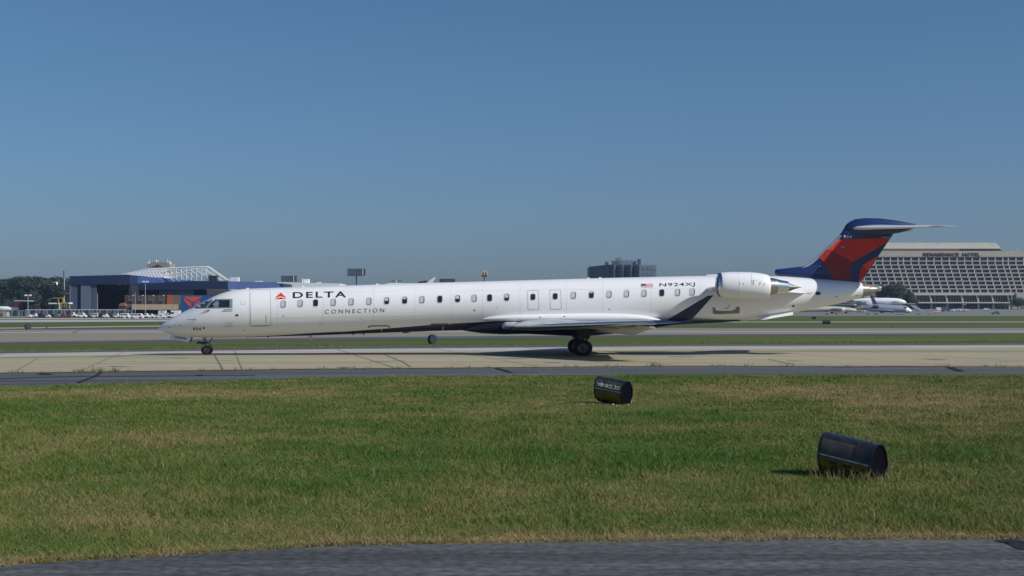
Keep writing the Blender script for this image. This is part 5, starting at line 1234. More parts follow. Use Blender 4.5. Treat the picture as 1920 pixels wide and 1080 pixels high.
def billboard(x0, x1, y0, y1, Y, label, polepx=None, pyb=540, side=True, name='billboard', art=None, deck=True):
    gz = grise(Y); xc = X(polepx or (x0+x1)/2, Y); c = (xc,Y,gz); T = empty(name, c, label, 'billboard'); off = offs(c)
    m = MB(); m.box(X(x0,Y),X(x1,Y),Y,Y+.6,Z(y1,Y),Z(y0,Y)); off(m).build('back_panel', art or mat('billboard_back_grey', (.065,.095,.13), .7, noise=.25, nscale=.3), T)
    if side: m = MB(); m.plan([(X(x1+.1,Y),Y+.02),(X(x1+2.4,Y),Y+3),(X(x1+2.4,Y),Y+3.5),(X(x1+.1,Y),Y+.6)], Z(y1-.3,Y), Z(y0-.3,Y)); off(m).build('second_face', M['dark'], T); m = MB(); m.box(X(x1-2.4,Y),X(x1-1.2,Y),Y-.25,Y-.05,Z(y1,Y),Z(y0,Y)); off(m).build('edge_trim', M['wframe'], T)
    m = MB(); m.tube((xc,Y+.9,gz),(xc,Y+.9,Z(y0+2,Y)), 2.4*Y/F*.5, n=10); off(m).build('post', M['dark'], T)
    if deck: m = MB(); m.box(X(x0-2.5,Y),X(x1+1,Y),Y-1,Y-.02,Z(y1+.6,Y),Z(y1-.2,Y)); off(m).build('catwalk', M['dark'], T)
    return T
billboard(651.5, 682, 503.5, 517, 950, 'dark single-post billboard rising high behind the jet', polepx=668)
billboard(527, 552.5, 517, 528.4, 900, 'low dark-backed billboard over the white warehouse', deck=False)
def smallsigns():
    Y = 1000.0; gz = grise(Y)
    c = (X(743,Y),Y,gz); T = empty('mast_with_arms', c, 'thin mast with dark cross arms over the jet roof', 'mast'); off = offs(c)
    m = MB(); m.tube((X(743,Y),Y,gz),(X(743,Y),Y,Z(524.6,Y)),.25,n=6); off(m).build('post', M['truss'], T)
    for a, b in ((733.5,741.5),(745,752.5)): m = MB(); m.box(X(a,Y),X(b,Y),Y-.3,Y+.3,Z(527.3,Y),Z(526,Y)); off(m).build('arm', M['dark'], T)
    c = (X(838,Y),Y,gz); T = empty('roof_sign', c, 'dark rectangular sign with small white letters above the jet roof', 'sign'); off = offs(c)
    m = MB(); m.box(X(824,Y),X(853,Y),Y,Y+1,Z(530.2,Y),Z(522.8,Y)); off(m).build('panel', mat('dark_sign_panel', (.035,.05,.075), .5, noise=.1), T)
    m = MB(); 
    for k in range(6): m.box(X(833+k*2.4,Y),X(834.4+k*2.4,Y),Y-.1,Y-.02,Z(527.8,Y),Z(525,Y))
    off(m).build('lettering', M['ink_grey'], T)
    m = MB(); m.tube((X(838,Y),Y+2,gz),(X(838,Y),Y+2,Z(524,Y)),.5,n=8); off(m).build('post', M['dark'], T)
    # tail fin of an airliner parked far behind
    Y = 900.0; gz = grise(Y); c = (X(806,Y),Y,gz); T = empty('parked_airliner', c, 'far airliner of which only the white swept tail fin shows above the jet roof', 'aeroplane'); off = offs(c)
    m = MB(); m.prism([(X(x,Y),Z(y,Y)) for x, y in ((799,531),(813.4,520),(817.2,520.2),(811,531))], Y-.3, Y+.3); off(m).build('tail_fin', M['white'], T)
    m = MB(); m.rings([[Vector((X(px,Y), Y+r*math.cos(2*math.pi*k/14), Z(536,Y)+r*math.sin(2*math.pi*k/14))) for k in range(14)] for px, r in ((822,.2),(812,1.0),(795,1.7),(730,1.75),(722,1.2),(718,.2))]); off(m).build('fuselage', M['white'], T, smooth=60)
    c = (X(792,Y+40),Y+40,gz); T = empty('service_truck', c, 'dark low vehicle roof left of the far white tail fin', 'truck'); off = offs(c); Yq = Y+40
    m = MB(); m.prism([(X(x,Yq),Z(y,Yq)) for x, y in ((783,530.5),(785,527.6),(792,527.2),(795,526),(802,526.4),(804,531)) ], Yq, Yq+2); off(m).build('body', M['dark'], T)
    m = MB(); m.box(X(784,Yq),X(803,Yq),Yq,Yq+2,grise(Yq)+.6,Z(530.5,Yq)); off(m).build('chassis', M['dark'], T)
    # restaurant arches sign on a tall post
    Y = 1000.0; gz = grise(Y); c = (X(908,Y),Y,gz); T = empty('restaurant_sign', c, 'tall post sign with pale yellow arches over a brown base', 'sign'); off = offs(c)
    gold = mat('arch_yellow', (.62,.52,.30), .5, noise=.05)
    m = MB()
    for cx in (905.6,910.4):
        P = [(X(cx+2.35*math.cos(R(a)),Y), Z(515.6-7.4*math.sin(R(a))**.9,Y)) for a in range(0,181,15)]
        for a, b in zip(P[:-1], P[1:]): m.tube((a[0],Y,a[1]),(b[0],Y,b[1]),.33,n=6)
    off(m).build('arches', gold, T, smooth=60)
    m = MB(); m.box(X(902.8,Y),X(913.2,Y),Y-.3,Y+.6,Z(519.4,Y),Z(515.8,Y)); off(m).build('base_panel', mat('maroon_panel', (.10,.045,.05), .6, noise=.05), T)
    m = MB(); m.prism([(X(x,Y),Z(y,Y)) for x, y in ((903,515.8),(904,511),(906.5,508.5),(909.5,508.5),(912,511),(913,515.8))], Y+.1, Y+.5); off(m).build('back_panel', mat('dull_panel', (.12,.10,.09), .7, noise=.1), T)
    m = MB(); m.tube((X(908,Y),Y+.3,gz),(X(908,Y),Y+.3,Z(519.4,Y)),.35,n=8); off(m).build('post', M['dark'], T)
    # chimney mast and dish over the wood
    Y = 860.0; gz = grise(Y); c = (X(120,Y),Y,gz); T = empty('antenna_mast', c, 'slim mast, grey above and pale below, rising over the far wood', 'mast'); off = offs(c)
    m = MB(); m.tube((X(120.5,Y),Y,gz),(X(120.5,Y),Y,Z(521,Y)),.32,n=8); off(m).build('post', M['fin_le'], T); m = MB(); m.tube((X(119.6,Y),Y,Z(521,Y)),(X(119.6,Y),Y,Z(507,Y)),.28,n=8); off(m).build('antenna', M['dark'], T)
    c = (X(107,Y),Y,gz); T = empty('dish_antenna', c, 'small white dish antenna standing in front of the far wood', 'antenna'); off = offs(c)
    m = MB(); m.rings([[Vector((X(107,Y)+u+r*.3*math.cos(2*math.pi*k/14), Y+r*.5*math.cos(2*math.pi*k/14), Z(531.5,Y)+r*math.sin(2*math.pi*k/14))) for k in range(14)] for u, r in ((0,1.05),(.25,.6),(.3,.1))]); off(m).build('dish', M['white'], T, smooth=True)
    m = MB(); m.box(X(100,Y),X(106.5,Y),Y-.1,Y+.1,Z(529.8,Y),Z(529,Y)); off(m).build('arm', M['truss'], T); m = MB(); m.tube((X(107,Y),Y+.6,gz),(X(107,Y),Y+.6,Z(531,Y)),.2,n=6); off(m).build('post', M['dark'], T)
smallsigns()

# yellow maintenance gantry
def gantry():
    Y = 600.0; gz = grise(Y); c = (X(112,Y),Y,gz); T = empty('maintenance_gantry', c, 'yellow steel maintenance gantry standing left of the hangar doors', 'gantry'); off = offs(c)
    cp = lambda x, y: (x/7.7125, 480+y/7.7125)
    def b(name, x0, y0, x1, y1, m_, d=1.2):
        a = cp(x0, y0); e = cp(x1, y1); m = MB(); m.box(X(a[0],Y),X(e[0],Y),Y,Y+d,Z(e[1],Y),Z(a[1],Y)); off(m).build(name, m_, T)
    b('beam', 755,602,915,614, M['yellow']); b('upright', 903,614.5,914,670, M['yellow']); b('upright', 838,614.5,847,670, M['yellow'])
    b('platform', 870,672,985,694, M['yellow'], 4); b('platform', 700,676,818,694, M['wframe'], 4); b('platform', 986,672,1008,692, M['truss'], 4)
    for x in (710,800,880,960,1000): b('leg', x, 694.5, x+7, 770, M['dark'] if x < 850 else M['yellow'], .4)
    b('cross_brace', 850,722,1000,729, M['yellow'], .3); b('stair', 850,694.5,868,768, M['wframe'], 1)
    m = MB(); a = cp(838,640); e = cp(812,604); m.tube((X(a[0],Y),Y+.5,Z(a[1],Y)),(X(e[0],Y),Y+.5,Z(e[1],Y)),.15,n=5); off(m).build('brace', M['yellow'], T)
gantry()

# blast fence with posts
def fence():
    Y = 565.0; gz = grise(Y); c = (X(120,Y),Y,gz); T = empty('blast_fence', c, 'long grey blast fence of vertical panels behind the parked vehicles', 'fence'); off = offs(c)
    m = MB(); x = 13.0; k = 0; fm = mat('fence_grey_panels', (.17,.19,.215), .7, noise=.15, nscale=.4)
    while x < 246:
        m.box(X(x,Y),X(x+3.3,Y),Y+(.25 if k % 2 else 0),Y+.3+(.25 if k % 2 else 0),gz,Z(581.3,Y)); x += 3.32; k += 1
    off(m).build('panels', fm, T)
    for k, px in enumerate(np.arange(13, 247, 16.6)):
        m = MB(); m.box(X(px,Y),X(px+.7,Y),Y-.35,Y-.05,gz,Z(580.9,Y)); off(m).build('post', M['dark'], T)
    m = MB(); m.box(X(48,Y),X(235,Y),Y-.02,Y+.5,Z(581.2,Y),Z(580.3,Y)); off(m).build('coping', M['truss'], T)
    Y = 548.0; c = (X(6,Y),Y,grise(Y)); T = empty('jersey_block', c, 'pale concrete block under the wing of the parked red-tailed airliner', 'concrete block'); off = offs(c)
    m = MB(); m.prism([(X(-8,Y),grise(Y)),(X(13,Y),grise(Y)),(X(12.4,Y),Z(585.5,Y)),(X(-8,Y),Z(585.5,Y))], Y, Y+3); off(m).build('body', mat('pale_block', (.33,.32,.29), .8, noise=.1), T)
    m = MB(); m.box(X(2.5,Y),X(4.5,Y),Y-.2,Y-.01,grise(Y),Z(586.5,Y)); off(m).build('hatch', M['dark'], T)
fence()

# ------------------------------------------------------------------ parked vehicles
M['vwhite'] = mat('vehicle_white', (0.72,0.73,0.74), 0.35, noise=.04, coat=.3)
M['vdark'] = mat('vehicle_dark', (0.03,0.035,0.05), 0.3, noise=.1, coat=.3)
M['vred'] = mat('vehicle_red', (0.22,0.05,0.04), 0.35, noise=.1, coat=.3)
M['vblue'] = mat('vehicle_blue', (0.05,0.10,0.20), 0.35, noise=.1, coat=.3)
M['vgrey'] = mat('vehicle_grey', (0.20,0.22,0.25), 0.35, noise=.1, coat=.3)
M['vtan'] = mat('vehicle_tan', (0.42,0.40,0.34), 0.45, noise=.1)
PROF = {  # outline (0..1 along, 0..1 up), glass outline pieces, facing right
 'sedan': ([(0,.25),(0,.58),(.04,.66),(.2,.70),(.32,.97),(.62,1),(.78,.70),(.97,.60),(1,.5),(1,.25)], [[(.25,.70),(.34,.92),(.47,.94),(.47,.70)],[(.49,.70),(.49,.94),(.61,.94),(.73,.70)]], (.19,.80)),
 'suv': ([(0,.22),(0,.62),(.03,.66),(.08,.97),(.66,1),(.80,.66),(.97,.58),(1,.48),(1,.22)], [[(.08,.66),(.11,.91),(.34,.92),(.34,.66)],[(.36,.66),(.36,.92),(.64,.92),(.75,.66)]], (.19,.81)),
 'van': ([(0,.18),(0,.95),(.02,1),(.84,1),(.92,.62),(1,.52),(1,.18)], [[(.05,.62),(.05,.86),(.34,.86),(.34,.62)],[(.37,.62),(.37,.86),(.60,.86),(.60,.62)],[(.64,.60),(.64,.88),(.83,.88),(.89,.60)]], (.17,.82)),
 'pickup': ([(0,.28),(0,.62),(.45,.62),(.47,.98),(.68,1),(.78,.66),(.98,.60),(1,.5),(1,.28)], [[(.49,.66),(.50,.92),(.66,.93),(.74,.66)]], (.18,.82)),
 'box_truck': ([(0,.20),(0,1),(.70,1),(.70,.62),(.90,.62),(.97,.42),(1,.38),(1,.20)], [[(.74,.44),(.74,.58),(.88,.58),(.93,.44)]], (.18,.84)),
}
def vehicle(kind, px0, px1, pyb, pyt, col_, label, flip=False, depth=1.9, name=None, glass=None):
    Y = F*H/(pyb-HY) if pyb > 595.4 else None
    if Y is None:                                  # on the rising ground
        Y = next(y for y in np.arange(520, 1000, 1.0) if HY-(grise(y)-H)*F/y <= pyb)
    gz = grise(Y)+.03; x0, x1 = X(px0, Y), X(px1, Y); ln = x1-x0; h = Z(pyt, Y)-gz
    T = empty(name or {'sedan':'parked_car','suv':'parked_car','van':'parked_van','pickup':'pickup_truck','box_truck':'box_truck'}[kind], ((x0+x1)/2, Y, gz), label, {'sedan':'car','suv':'car','van':'van','pickup':'pickup truck','box_truck':'truck'}[kind], 'vehicles parked along the far edge of the airfield')
    body, glass_, wh = PROF[kind]; tr = lambda p: ((ln*(p[0]-.5))*(-1 if flip else 1), h*p[1])
    m = MB(); m.prism([tr(p) for p in body], 0, depth); b = m.build('body', M[col_], T)
    for g in glass_: m = MB(); m.prism([tr(p) for p in g], -.02, -.005); m.build('side_window', M['pane'], b)
    wr = min(.36, h*.20)
    for u in wh:
        for yy in (-.03, depth-.2):
            m = MB(); c = Vector((tr((u,0))[0], yy, wr)); m.rings([[c+Vector((wr*math.cos(2*math.pi*k/14), d_, wr*math.sin(2*math.pi*k/14))) for k in range(14)] for d_ in (0,.23)]); m.build('wheel', M['black'], T)
    return T
V = [('sedan',50.5,57.5,595.8,589.8,'vwhite','small white car, leftmost of the row along the blast fence'),
     ('sedan',59,69,595.6,588.0,'vwhite','white car between the leftmost car and the dark car with white bonnet',True),
     ('suv',70.5,83,596.0,587.2,'vdark','dark estate car with a pale roof rack, third in the row'),
     ('sedan',85,93,596.0,590.0,'vwhite','low white car just left of the orange cones'),
     ('sedan',95,102,595.6,588.4,'vdark','dark car behind the orange cones',True),
     ('pickup',103,112.5,596.0,589.0,'vgrey','grey pickup between the cones and the red vehicles'),
     ('suv',112.8,124,596.3,588.6,'vred','red car with a white patch of glare, left of the two red ones'),
     ('pickup',124.5,134,596.4,589.4,'vred','low red pickup, right of the two red ones'),
     ('pickup',129,141,595.4,586.0,'vwhite','white pickup with raised hood standing behind the red pickup'),
     ('suv',144,160.5,596.6,586.6,'vwhite','big white estate car before the grey hangar doors'),
     ('sedan',162,168,596.2,589.0,'vdark','small dark car between two white ones before the hangar'),
     ('van',169,183,596.0,587.0,'vwhite','white van just right of the pale hangar door',True),
     ('suv',183.8,195,596.6,586.8,'vdark','black estate car before the dark hangar opening'),
     ('sedan',192,202,597.0,588.8,'vwhite','white car partly before the black estate car'),
     ('sedan',203,211,596.3,587.0,'vdark','dark car with a bright windscreen, right of the hangar opening',True),
     ('suv',212.8,223,597.0,588.2,'vwhite','white car next to the orange tractor'),
     ('van',225.3,241,597.0,587.6,'vwhite','short white minibus left of the longer minibus'),
     ('van',243.3,267.5,597.4,587.8,'vwhite','long white minibus with a row of side windows'),
     ('suv',269.8,277,597.0,587.4,'vwhite','white car right behind the tall light pole'),
     ('sedan',276,288,596.8,588.4,'vwhite','white car between the light pole and the white pickup'),
     ('pickup',288.8,309.6,597.2,590.0,'vwhite','long low white pickup under the square white truck'),
     ('box_truck',296.6,316,594.8,582.3,'vwhite','square white box truck with a small emblem, left of the two'),
     ('box_truck',313,337,596.6,582.0,'vwhite','white box truck with a dark side opening near the jet nose',True)]
for v in V: vehicle(v[0], v[1], v[2], v[3], v[4], v[5], v[6], flip=(len(v) > 7))
def extras():
    Y = 512.0
    for nm, x0, x1, y0, y1, mm in (('side_opening',318.5,326,585.2,588.4,'dark'),('emblem',302.2,304.6,583.6,585.8,'ink_grey')):
        host = [o for o in C.objects if o.name.startswith('box_truck') and o.type == 'EMPTY'][1 if nm == 'side_opening' else 0]
        Yh = host.location.y-.04; m = MB(); m.box(X(x0,Yh),X(x1,Yh),Yh-.03,Yh,Z(y1,Yh),Z(y0,Yh)); offs(host.location)(m).build(nm, M[mm], host)
    # emblem and side opening on the box trucks are panels of their own
    Y = 580; 
    for px, py in ((93.5,596.2),(95.2,596.4),(134.2,597.2)):
        Yq = F*H/(py-HY); c = (X(px,Yq),Yq,0); m = MB(); m.rings([[Vector((r*math.cos(2*math.pi*k/10), r*math.sin(2*math.pi*k/10), z)) for k in range(10)] for r, z in ((.26,0),(.24,.05),(.14,.06),(.03,.62))])
        o = m.build('traffic_cone', mat('cone_orange', (.62,.14,.03), .6, noise=.05) if 'cone_orange' not in bpy.data.materials else bpy.data.materials['cone_orange'], smooth=40); o.location = c
        tag(o, 'orange traffic cone standing on the road before the parked cars', 'traffic cone', 'orange cones before the parked cars')
    # orange tractor in the hangar mouth
    Y = 600; gz = grise(Y); c = (X(229,Y),Y,gz); T = empty('tow_tractor', c, 'tall black tow tractor with an orange cab roof at the hangar opening', 'tractor'); off = offs(c)
    m = MB(); m.box(X(221.5,Y),X(234,Y),Y,Y+3,gz+.5,Z(573.5,Y)); off(m).build('body', M['dark'], T)
    m = MB(); m.box(X(223.4,Y),X(234.6,Y),Y-.1,Y+3.1,Z(573.4,Y),Z(570,Y)); m.box(X(225,Y),X(232,Y),Y+.2,Y+2.8,Z(569.99,Y),Z(568.2,Y)); off(m).build('cab_roof', mat('tractor_orange', (.30,.14,.06), .5, noise=.15), T)
    for px in (223,232): m = MB(); m.tube((X(px,Y),Y-.2,gz+.6),(X(px,Y),Y+.3,gz+.6),.6,n=14); off(m).build('wheel', M['black'], T)
extras()
for v in [('box_truck',1756,1768,583.6,576.2,'vwhite','small white truck under the hotel arcade left of the blue truck'),
          ('box_truck',1767.5,1781,584.0,575.6,'vblue','dark blue truck parked under the hotel arcade'),
          ('sedan',1784,1796,583.8,578.6,'vwhite','white car just right of the blue truck at the hotel'),
          ('suv',1797,1806,583.8,577.8,'vwhite','white car second right of the blue truck at the hotel'),
          ('sedan',1807,1817,583.8,578.8,'vwhite','white car nearest the lamp pole at the hotel'),
          ('sedan',1844,1856,582.0,577.2,'vwhite','white car alone under the right hotel columns'),
          ('pickup',1861,1875,589.4,583.6,'vblue','blue pickup driving on the grey apron before the hotel'),
          ('van',1898,1913,580.2,572.6,'vtan','pale covered truck beside the dark tree at right')]:
    vehicle(v[0], v[1], v[2], v[3], v[4], v[5], v[6])

# ------------------------------------------------------------------ aircraft parked on the far aprons
def loft_x(secs, n=22):
    return [[Vector((x, y+rw*math.sin(2*math.pi*k/n), z+rz*math.cos(2*math.pi*k/n))) for k in range(n)] for x, y, z, rw, rz in secs]
def airliner_grey():
    Y = 690.0; gz = grise(Y); c = (X(1675,Y),Y,gz); T = empty('parked_airliner', c, 'grey-blue parked airliner with a white nose and dark purple tail fin', 'aeroplane', 'airliners parked before the hotel'); off = offs(c)
    body = mat('grey_blue_fuselage', (.23,.27,.34), .35, noise=.1, nscale=.3, coat=.3); pur = mat('purple_fin', (.075,.05,.085), .4, noise=.1)
    S = lambda t: [(X(px,Y), Y, (Z(a,Y)+Z(b,Y))/2, (Z(a,Y)-Z(b,Y))/2*1.0, (Z(a,Y)-Z(b,Y))/2) for px, a, b in t]
    m = MB(); m.rings(loft_x(S([(1614,576,579.5),(1625,573,582),(1636,570.6,584),(1650,570,584.8),(1690,572.4,585.8),(1697,573.4,586.2)]))); f = off(m).build('fuselage', body, T, smooth=50)
    m = MB(); m.rings(loft_x(S([(1697.1,573.4,586.2),(1701,575.2,586.4),(1705,578,586.0),(1708.4,580.6,585),(1709.4,582.2,583.8)]))); off(m).build('nose', M['white'], f, smooth=50)
    m = MB(); m.box(X(1694,Y),X(1699.5,Y),Y-1.68,Y-1.55,Z(577.6,Y),Z(575.4,Y)); off(m).build('cockpit_window', M['pane'], f)
    m = MB(); m.prism([(X(x,Y),Z(y,Y)) for x, y in ((1631,552.8),(1636,552.6),(1645.6,571.5),(1637,572))], Y-.25, Y+.25); off(m).build('tail_fin', pur, T)
    m = MB(); m.prism([(X(x,Y),Z(y,Y)) for x, y in ((1628,553.2),(1637,552.6),(1637,554),(1628,554))], Y-6, Y+6); off(m).build('tailplane', M['fin_le'], T)
    m = MB(); m.rings(loft_x([(X(px,Y),Y-2.3,Z(575,Y),r,r) for px, r in ((1634,.5),(1638,.72),(1643,.75),(1645,.6))])); e = off(m).build('engine', M['dark'], T, smooth=50)
    m = MB(); m.rings([foil((X(1662,Y),Y-1.2,Z(582.5,Y)),(X(1690,Y)-3,Y-1.2,Z(583,Y)),.5,Vector((0,0,1)),n=6), foil((X(1612,Y),Y-14,Z(580,Y)),(X(1617,Y),Y-14,Z(580,Y)),.15,Vector((0,0,1)),n=6)]); off(m).build('wing', M['fin_le'], T, smooth=50)
    for px, pb, r in ((1651,588.7,.42),(1655,588.4,.42),(1672,587.2,.4),(1703,589.2,.36)):
        m = MB(); m.tube((X(px,Y),Y-1.2,gz+r),(X(px,Y),Y-.9,gz+r),r,n=12); m.tube((X(px,Y),Y-1,gz+r),(X(px,Y),Y-1,Z(584.5,Y)),.1,n=6); off(m).build('landing_gear', M['black'], T)
airliner_grey()
def airliner_white():
    Y = 760.0; gz = grise(Y); c = (X(1650,Y),Y,gz); T = empty('parked_airliner', c, 'large white airliner behind the grey one, with a bulky engine under its wing', 'aeroplane', 'airliners parked before the hotel'); off = offs(c)
    S = lambda t: [(X(px,Y), Y, (Z(a,Y)+Z(b,Y))/2, (Z(a,Y)-Z(b,Y))/2, (Z(a,Y)-Z(b,Y))/2) for px, a, b in t]
    m = MB(); m.rings(loft_x(S([(1600,562,566),(1609,560,568.5),(1625,558.6,570),(1660,558.4,570.6),(1680,559,570.8),(1690,560.6,570.8),(1696,563.2,570.4),(1699,566,569.6)]))); f = off(m).build('fuselage', M['white'], T, smooth=50)
    m = MB(); m.rings(loft_x([(X(px,Y),Y-4.5,Z(570,Y),r,r) for px, r in ((1619.5,1.0),(1624,1.35),(1632,1.3),(1637,1.0))])); off(m).build('engine', M['white'], T, smooth=50)
    for px in (1672.5,1676,1680): m = MB(); m.box(X(px,Y),X(px+1.6,Y),Y-1.9,Y-1.72,Z(566.8,Y),Z(565.2,Y)); off(m).build('window', M['dark'], f)
    m = MB(); m.rings([foil((X(1655,Y),Y-1.2,Z(569.5,Y)),(X(1672,Y),Y-1.2,Z(569.5,Y)),.6,Vector((0,0,1)),n=6), foil((X(1590,Y),Y-18,Z(567,Y)),(X(1596,Y),Y-18,Z(567,Y)),.2,Vector((0,0,1)),n=6)]); off(m).build('wing', M['fin_le'], T, smooth=50)
    m = MB(); m.rings([foil((X(1620,Y),Y+1,Z(558,Y)),(X(1648,Y),Y+1,Z(558,Y)),.6,Vector((0,1,0)),n=6), foil((X(1634,Y),Y+12,Z(554,Y)),(X(1640,Y),Y+12,Z(554,Y)),.2,Vector((0,0,1)),n=6)]); off(m).build('far_wing', M['fin_le'], T, smooth=50)
    for px in (1622,1688): m = MB(); m.tube((X(px,Y),Y,Z(570,Y)),(X(px,Y),Y,gz+.5),.14,n=6); m.tube((X(px,Y),Y-.4,gz+.55),(X(px,Y),Y+.4,gz+.55),.55,n=12); off(m).build('landing_gear', M['wframe'], T)
airliner_white()
def airliner_tan():
    Y = 660.0; gz = grise(Y); c = (X(1575,Y),Y,gz); T = empty('parked_airliner', c, 'beige airliner fuselage low on the apron, its front hidden behind the jet tail', 'aeroplane', 'airliners parked before the hotel'); off = offs(c)
    tan = mat('beige_fuselage', (.50,.44,.35), .4, noise=.06, nscale=.4)
    S = lambda t: [(X(px,Y), Y, (Z(a,Y)+Z(b,Y))/2, (Z(a,Y)-Z(b,Y))/2, (Z(a,Y)-Z(b,Y))/2) for px, a, b in t]
    m = MB(); m.rings(loft_x(S([(1500,575,585),(1560,574.2,584.6),(1580,575.2,584.8),(1595,577,584.6),(1602,579,584),(1606,581,583)]))); f = off(m).build('fuselage', tan, T, smooth=50)
    m = MB(); m.rings(loft_x([(X(px,Y),Y-3.2,Z(582,Y),r,r) for px, r in ((1555,.6),(1560,.85),(1570,.85),(1574,.7))])); off(m).build('engine', M['dark'], T, smooth=50)
    m = MB(); m.rings(loft_x([(X(px,Y),Y-3.4,Z(580.4,Y),r,r) for px, r in ((1574.5,.6),(1577,.75),(1581,.6))])); off(m).build('engine_cowl', M['white'], T, smooth=50)
    m = MB(); m.box(X(1548,Y),X(1580,Y),Y-6,Y-2.2,Z(584,Y),Z(583.2,Y)); off(m).build('wing', M['fin_le'], T)
    for px in (1560,1586): m = MB(); m.tube((X(px,Y),Y,Z(583,Y)),(X(px,Y),Y,gz+.4),.14,n=6); m.tube((X(px,Y),Y-.4,gz+.45),(X(px,Y),Y+.4,gz+.45),.45,n=12); off(m).build('landing_gear', M['black'], T)
    # green loader, jet bridge, ramp clutter
    Y = 675.0; gz = grise(Y); c = (X(1609,Y),Y,gz); T = empty('cargo_loader', c, 'green steel loader between the beige and the grey airliner', 'loader'); off = offs(c); gm = mat('loader_green', (.02,.16,.10), .5, noise=.2)
    for x in (1606.4,1610.2,1613.6): m = MB(); m.box(X(x,Y),X(x+.9,Y),Y,Y+.3,gz,Z(564.5,Y)); off(m).build('upright', gm, T)
    for y in (566,570,574,578): m = MB(); m.box(X(1606.4,Y),X(1614.5,Y),Y+.31,Y+.6,Z(y+1.4,Y),Z(y,Y)); off(m).build('crossbar', gm, T)
    Y = 730.0; gz = grise(Y); c = (X(1570,Y),Y,gz); T = empty('parked_airliner', c, 'dark airliner fuselage with a pale upper edge, just below the jet tail band', 'aeroplane', 'airliners parked before the hotel'); off = offs(c)
    m = MB(); m.rings(loft_x([(X(px,Y),Y,Z(573,Y),r,r*1.0) for px, r in ((1500,1.4),(1598,1.4),(1606,.9),(1609,.2))])); f = off(m).build('fuselage', mat('dark_teal_fuselage', (.02,.05,.07), .4, noise=.1), T, smooth=50)
    m = MB(); m.prism([(X(1580,Y),Z(567.2,Y)),(X(1604,Y),Z(568.8,Y)),(X(1604,Y),Z(567.9,Y)),(X(1580,Y),Z(566.2,Y))], Y-.9, Y+.9); off(m).build('pale_stripe', M['fin_le'], f)
    for px in (1560,1590): m = MB(); m.tube((X(px,Y),Y,Z(576,Y)),(X(px,Y),Y,gz+.4),.14,n=6); m.tube((X(px,Y),Y-.4,gz+.45),(X(px,Y),Y+.4,gz+.45),.45,n=12); off(m).build('landing_gear', M['black'], T)
    Y = 790.0; gz = grise(Y); c = (X(1722,Y),Y,gz); T = empty('passenger_stairs', c, 'long grey boarding ramp sloping down right of the grey airliner nose', 'boarding ramp'); off = offs(c)
    m = MB(); m.prism([(X(x,Y),Z(y,Y)) for x, y in ((1703,570.5),(1712,570.2),(1738,586.6),(1729,586.6))], Y, Y+3); off(m).build('ramp', M['fin_le'], T)
    m = MB(); m.box(X(1700,Y),X(1716,Y),Y-.5,Y-.1,Z(569.4,Y),Z(568.4,Y)); off(m).build('canopy', M['hslab'], T)
    m = MB(); m.box(X(1706,Y),X(1708,Y),Y+.5,Y+2.5,gz,Z(573,Y)); off(m).build('post', M['dark'], T)
    Y = 640.0; gz = grise(Y); c = (X(1757,Y),Y,gz); T = empty('road_barrier', c, 'orange and white striped barrier frame on the apron before the hotel', 'barrier'); off = offs(c)
    for x0, x1 in ((1752.5,1756.8),(1762,1757.6)): m = MB(); m.tube((X(x0,Y),Y,gz),(X(x1,Y),Y,Z(581.8,Y)),.14,n=6); off(m).build('leg', bpy.data.materials['cone_orange'], T)
    for y in (583.6,586): m = MB(); m.box(X(1751.5,Y),X(1763,Y),Y-.3,Y-.16,Z(y+.9,Y),Z(y,Y)); off(m).build('board', bpy.data.materials['cone_orange'] if y > 584 else M['truss'], T)
    for k, (px, pb, w_, h_) in enumerate(((1548,589.5,5,2.2),(1567,590.6,2.5,5),(1684,590.4,4.5,3.2),(1691,590.6,3.4,2.6),(1640,590,6,2),(1720,590,5,2.2),(1740,589.8,3,2.4),(1625,589.6,4,2))):
        Y = 615.0+k*.5; gz = grise(Y); c = (X(px,Y),Y,gz); lab = ['flat dark baggage trolley left of the beige airliner','narrow orange cart under the beige airliner','pale tug under the nose of the grey airliner','pale cart right behind the tug at the grey airliner nose','low dark dolly near the grey airliner wheels','low dolly at the foot of the boarding ramp','small pale cart left of the striped barrier','low dark dolly under the green loader'][k]
        T = empty('baggage_cart', c, lab, 'cart', 'carts on the apron'); off = offs(c); mm = [M['vdark'],bpy.data.materials['cone_orange'],M['vtan'],M['vwhite'],M['vdark'],M['vgrey'],M['vtan'],M['vdark']][k]
        m = MB(); a, b = X(px,Y), X(px+w_,Y); z = gz+h_*Y/F; m.prism([(a,gz+.2),(b,gz+.2),(b,gz+.2+(z-gz)*.6),(a+(b-a)*.6,z),(a,z)], Y, Y+1.2); off(m).build('body', mm, T)
        for u in (.2,.8): m = MB(); m.tube((a+(b-a)*u,Y-.1,gz+.2),(a+(b-a)*u,Y+.1,gz+.2),.2,n=10); off(m).build('wheel', M['black'], T)
airliner_tan()
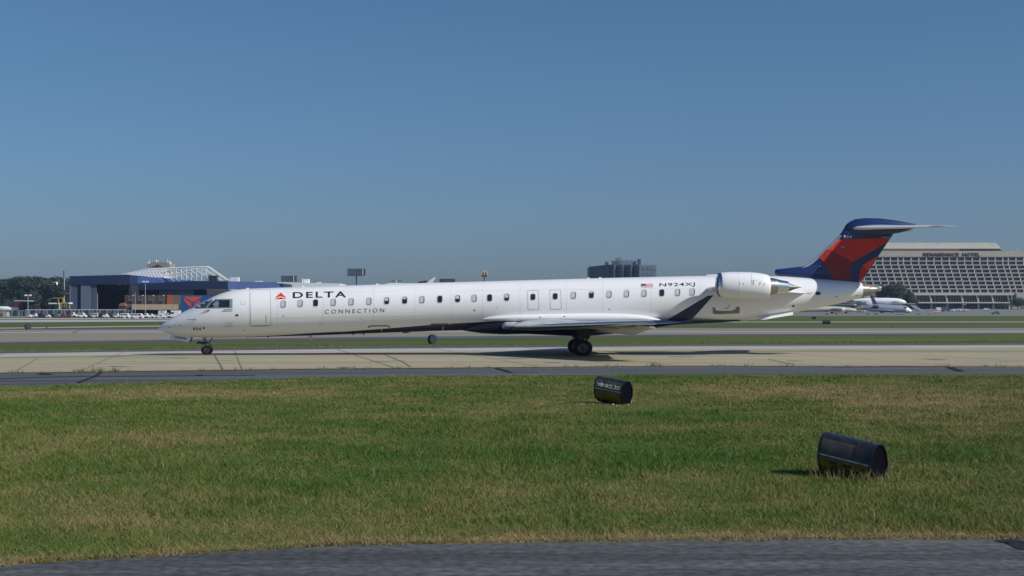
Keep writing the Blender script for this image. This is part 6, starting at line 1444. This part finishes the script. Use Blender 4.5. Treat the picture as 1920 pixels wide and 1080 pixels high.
def airliner_left():
    Y = 590.0; gz = grise(Y); c = (X(15,Y),Y,gz); T = empty('parked_airliner', c, 'white airliner with red and navy T-tail, cut off by the left picture edge', 'aeroplane'); off = offs(c)
    S = lambda t: [(X(px,Y), Y, (Z(a,Y)+Z(b,Y))/2, (Z(a,Y)-Z(b,Y))/2, (Z(a,Y)-Z(b,Y))/2) for px, a, b in t]
    m = MB(); m.rings(loft_x(S([(-170,577,583),(-150,574,585),(-40,574,585),(5,574.2,584.2),(20,574.6,582.6),(30,576,580.6),(35,577.2,579.6)]))); f = off(m).build('fuselage', M['white'], T, smooth=50)
    m = MB(); m.rings(loft_x([(X(px,Y),Y-2.4,Z(579,Y),r,r) for px, r in ((5,.9),(9,1.05),(20,.85),(25,.5))])); e = off(m).build('engine', M['white'], T, smooth=50)
    m = MB(); m.rings(loft_x([(X(px,Y),Y-2.4,Z(579,Y),r,r) for px, r in ((4.6,.4),(4.95,.75))])); off(m).build('intake', M['dark'], e)
    c2 = lambda pts: [(X(x/7.7125,Y), Z(480+y/7.7125,Y)) for x, y in pts]
    m = MB(); m.prism(c2([(130,728),(205,660),(235,640),(335,638),(290,738)]), Y-.22, Y+.22); fn = off(m).build('tail_fin', M['navy'], T)
    m = MB(); m.prism(c2([(180,700),(222,664),(292,662),(262,735),(215,735)]), Y-.27, Y-.225); off(m).build('fin_emblem', M['red_bright'], fn)
    m = MB(); m.prism(c2([(245,644),(300,638),(445,643),(445,655),(245,657)]), Y-4, Y+4); off(m).build('tailplane', M['band'], T)
    m = MB(); m.rings([foil((X(-60,Y),Y-1,Z(583.4,Y)),(X(-30,Y),Y-1,Z(583.4,Y)),.5,Vector((0,0,1)),n=6), foil((X(-25,Y),Y-12,Z(581,Y)),(X(-18,Y),Y-12,Z(581,Y)),.15,Vector((0,0,1)),n=6)]); off(m).build('wing', M['fin_le'], T, smooth=50)
    for px in (-30,-130): m = MB(); m.tube((X(px,Y),Y,Z(583,Y)),(X(px,Y),Y,gz+.4),.14,n=6); m.tube((X(px,Y),Y-.4,gz+.45),(X(px,Y),Y+.4,gz+.45),.45,n=12); off(m).build('landing_gear', M['black'], T)
airliner_left()

# small taxiway lights and stakes
for px, py, h_ in ((87.5,616.4,3.0),(1671.5,612.5,2.2),(1374,608.6,1.2)):
    Y = F*H/(py-HY); o = MB().tube((0,0,0),(0,0,h_*Y/F), .10, .07, n=8); o.tube((0,0,h_*Y/F),(0,0,h_*Y/F+.08), .12, .10, n=8)
    o = o.build('taxiway_light', M['dark'], smooth=50); o.location = (X(px,Y),Y,0); tag(o, {87.5:'small dark edge light by the runway at the left', 1671.5:'small dark edge light on the grass below the grey airliner', 1374:'tiny dark edge light on the grass under the jet belly'}[px], 'edge light', 'edge lights')

# warm summer air over the airfield
def haze():
    mb = MB(); mb.box(-1500, 1500, -40, 2200, -1.2, 90.0)
    m = bpy.data.materials.new('haze_air'); m.use_nodes = True; nt = m.node_tree; N = nt.nodes
    for n in list(N): N.remove(n)
    o = N.new('ShaderNodeOutputMaterial'); v = N.new('ShaderNodeVolumePrincipled')
    v.inputs['Color'].default_value = (.50,.68,.95,1); v.inputs['Density'].default_value = 0.00009; v.inputs['Anisotropy'].default_value = 0.2
    nt.links.new(v.outputs[0], o.inputs['Volume'])
    tag(mb.build('haze', m), kind='stuff')
haze()
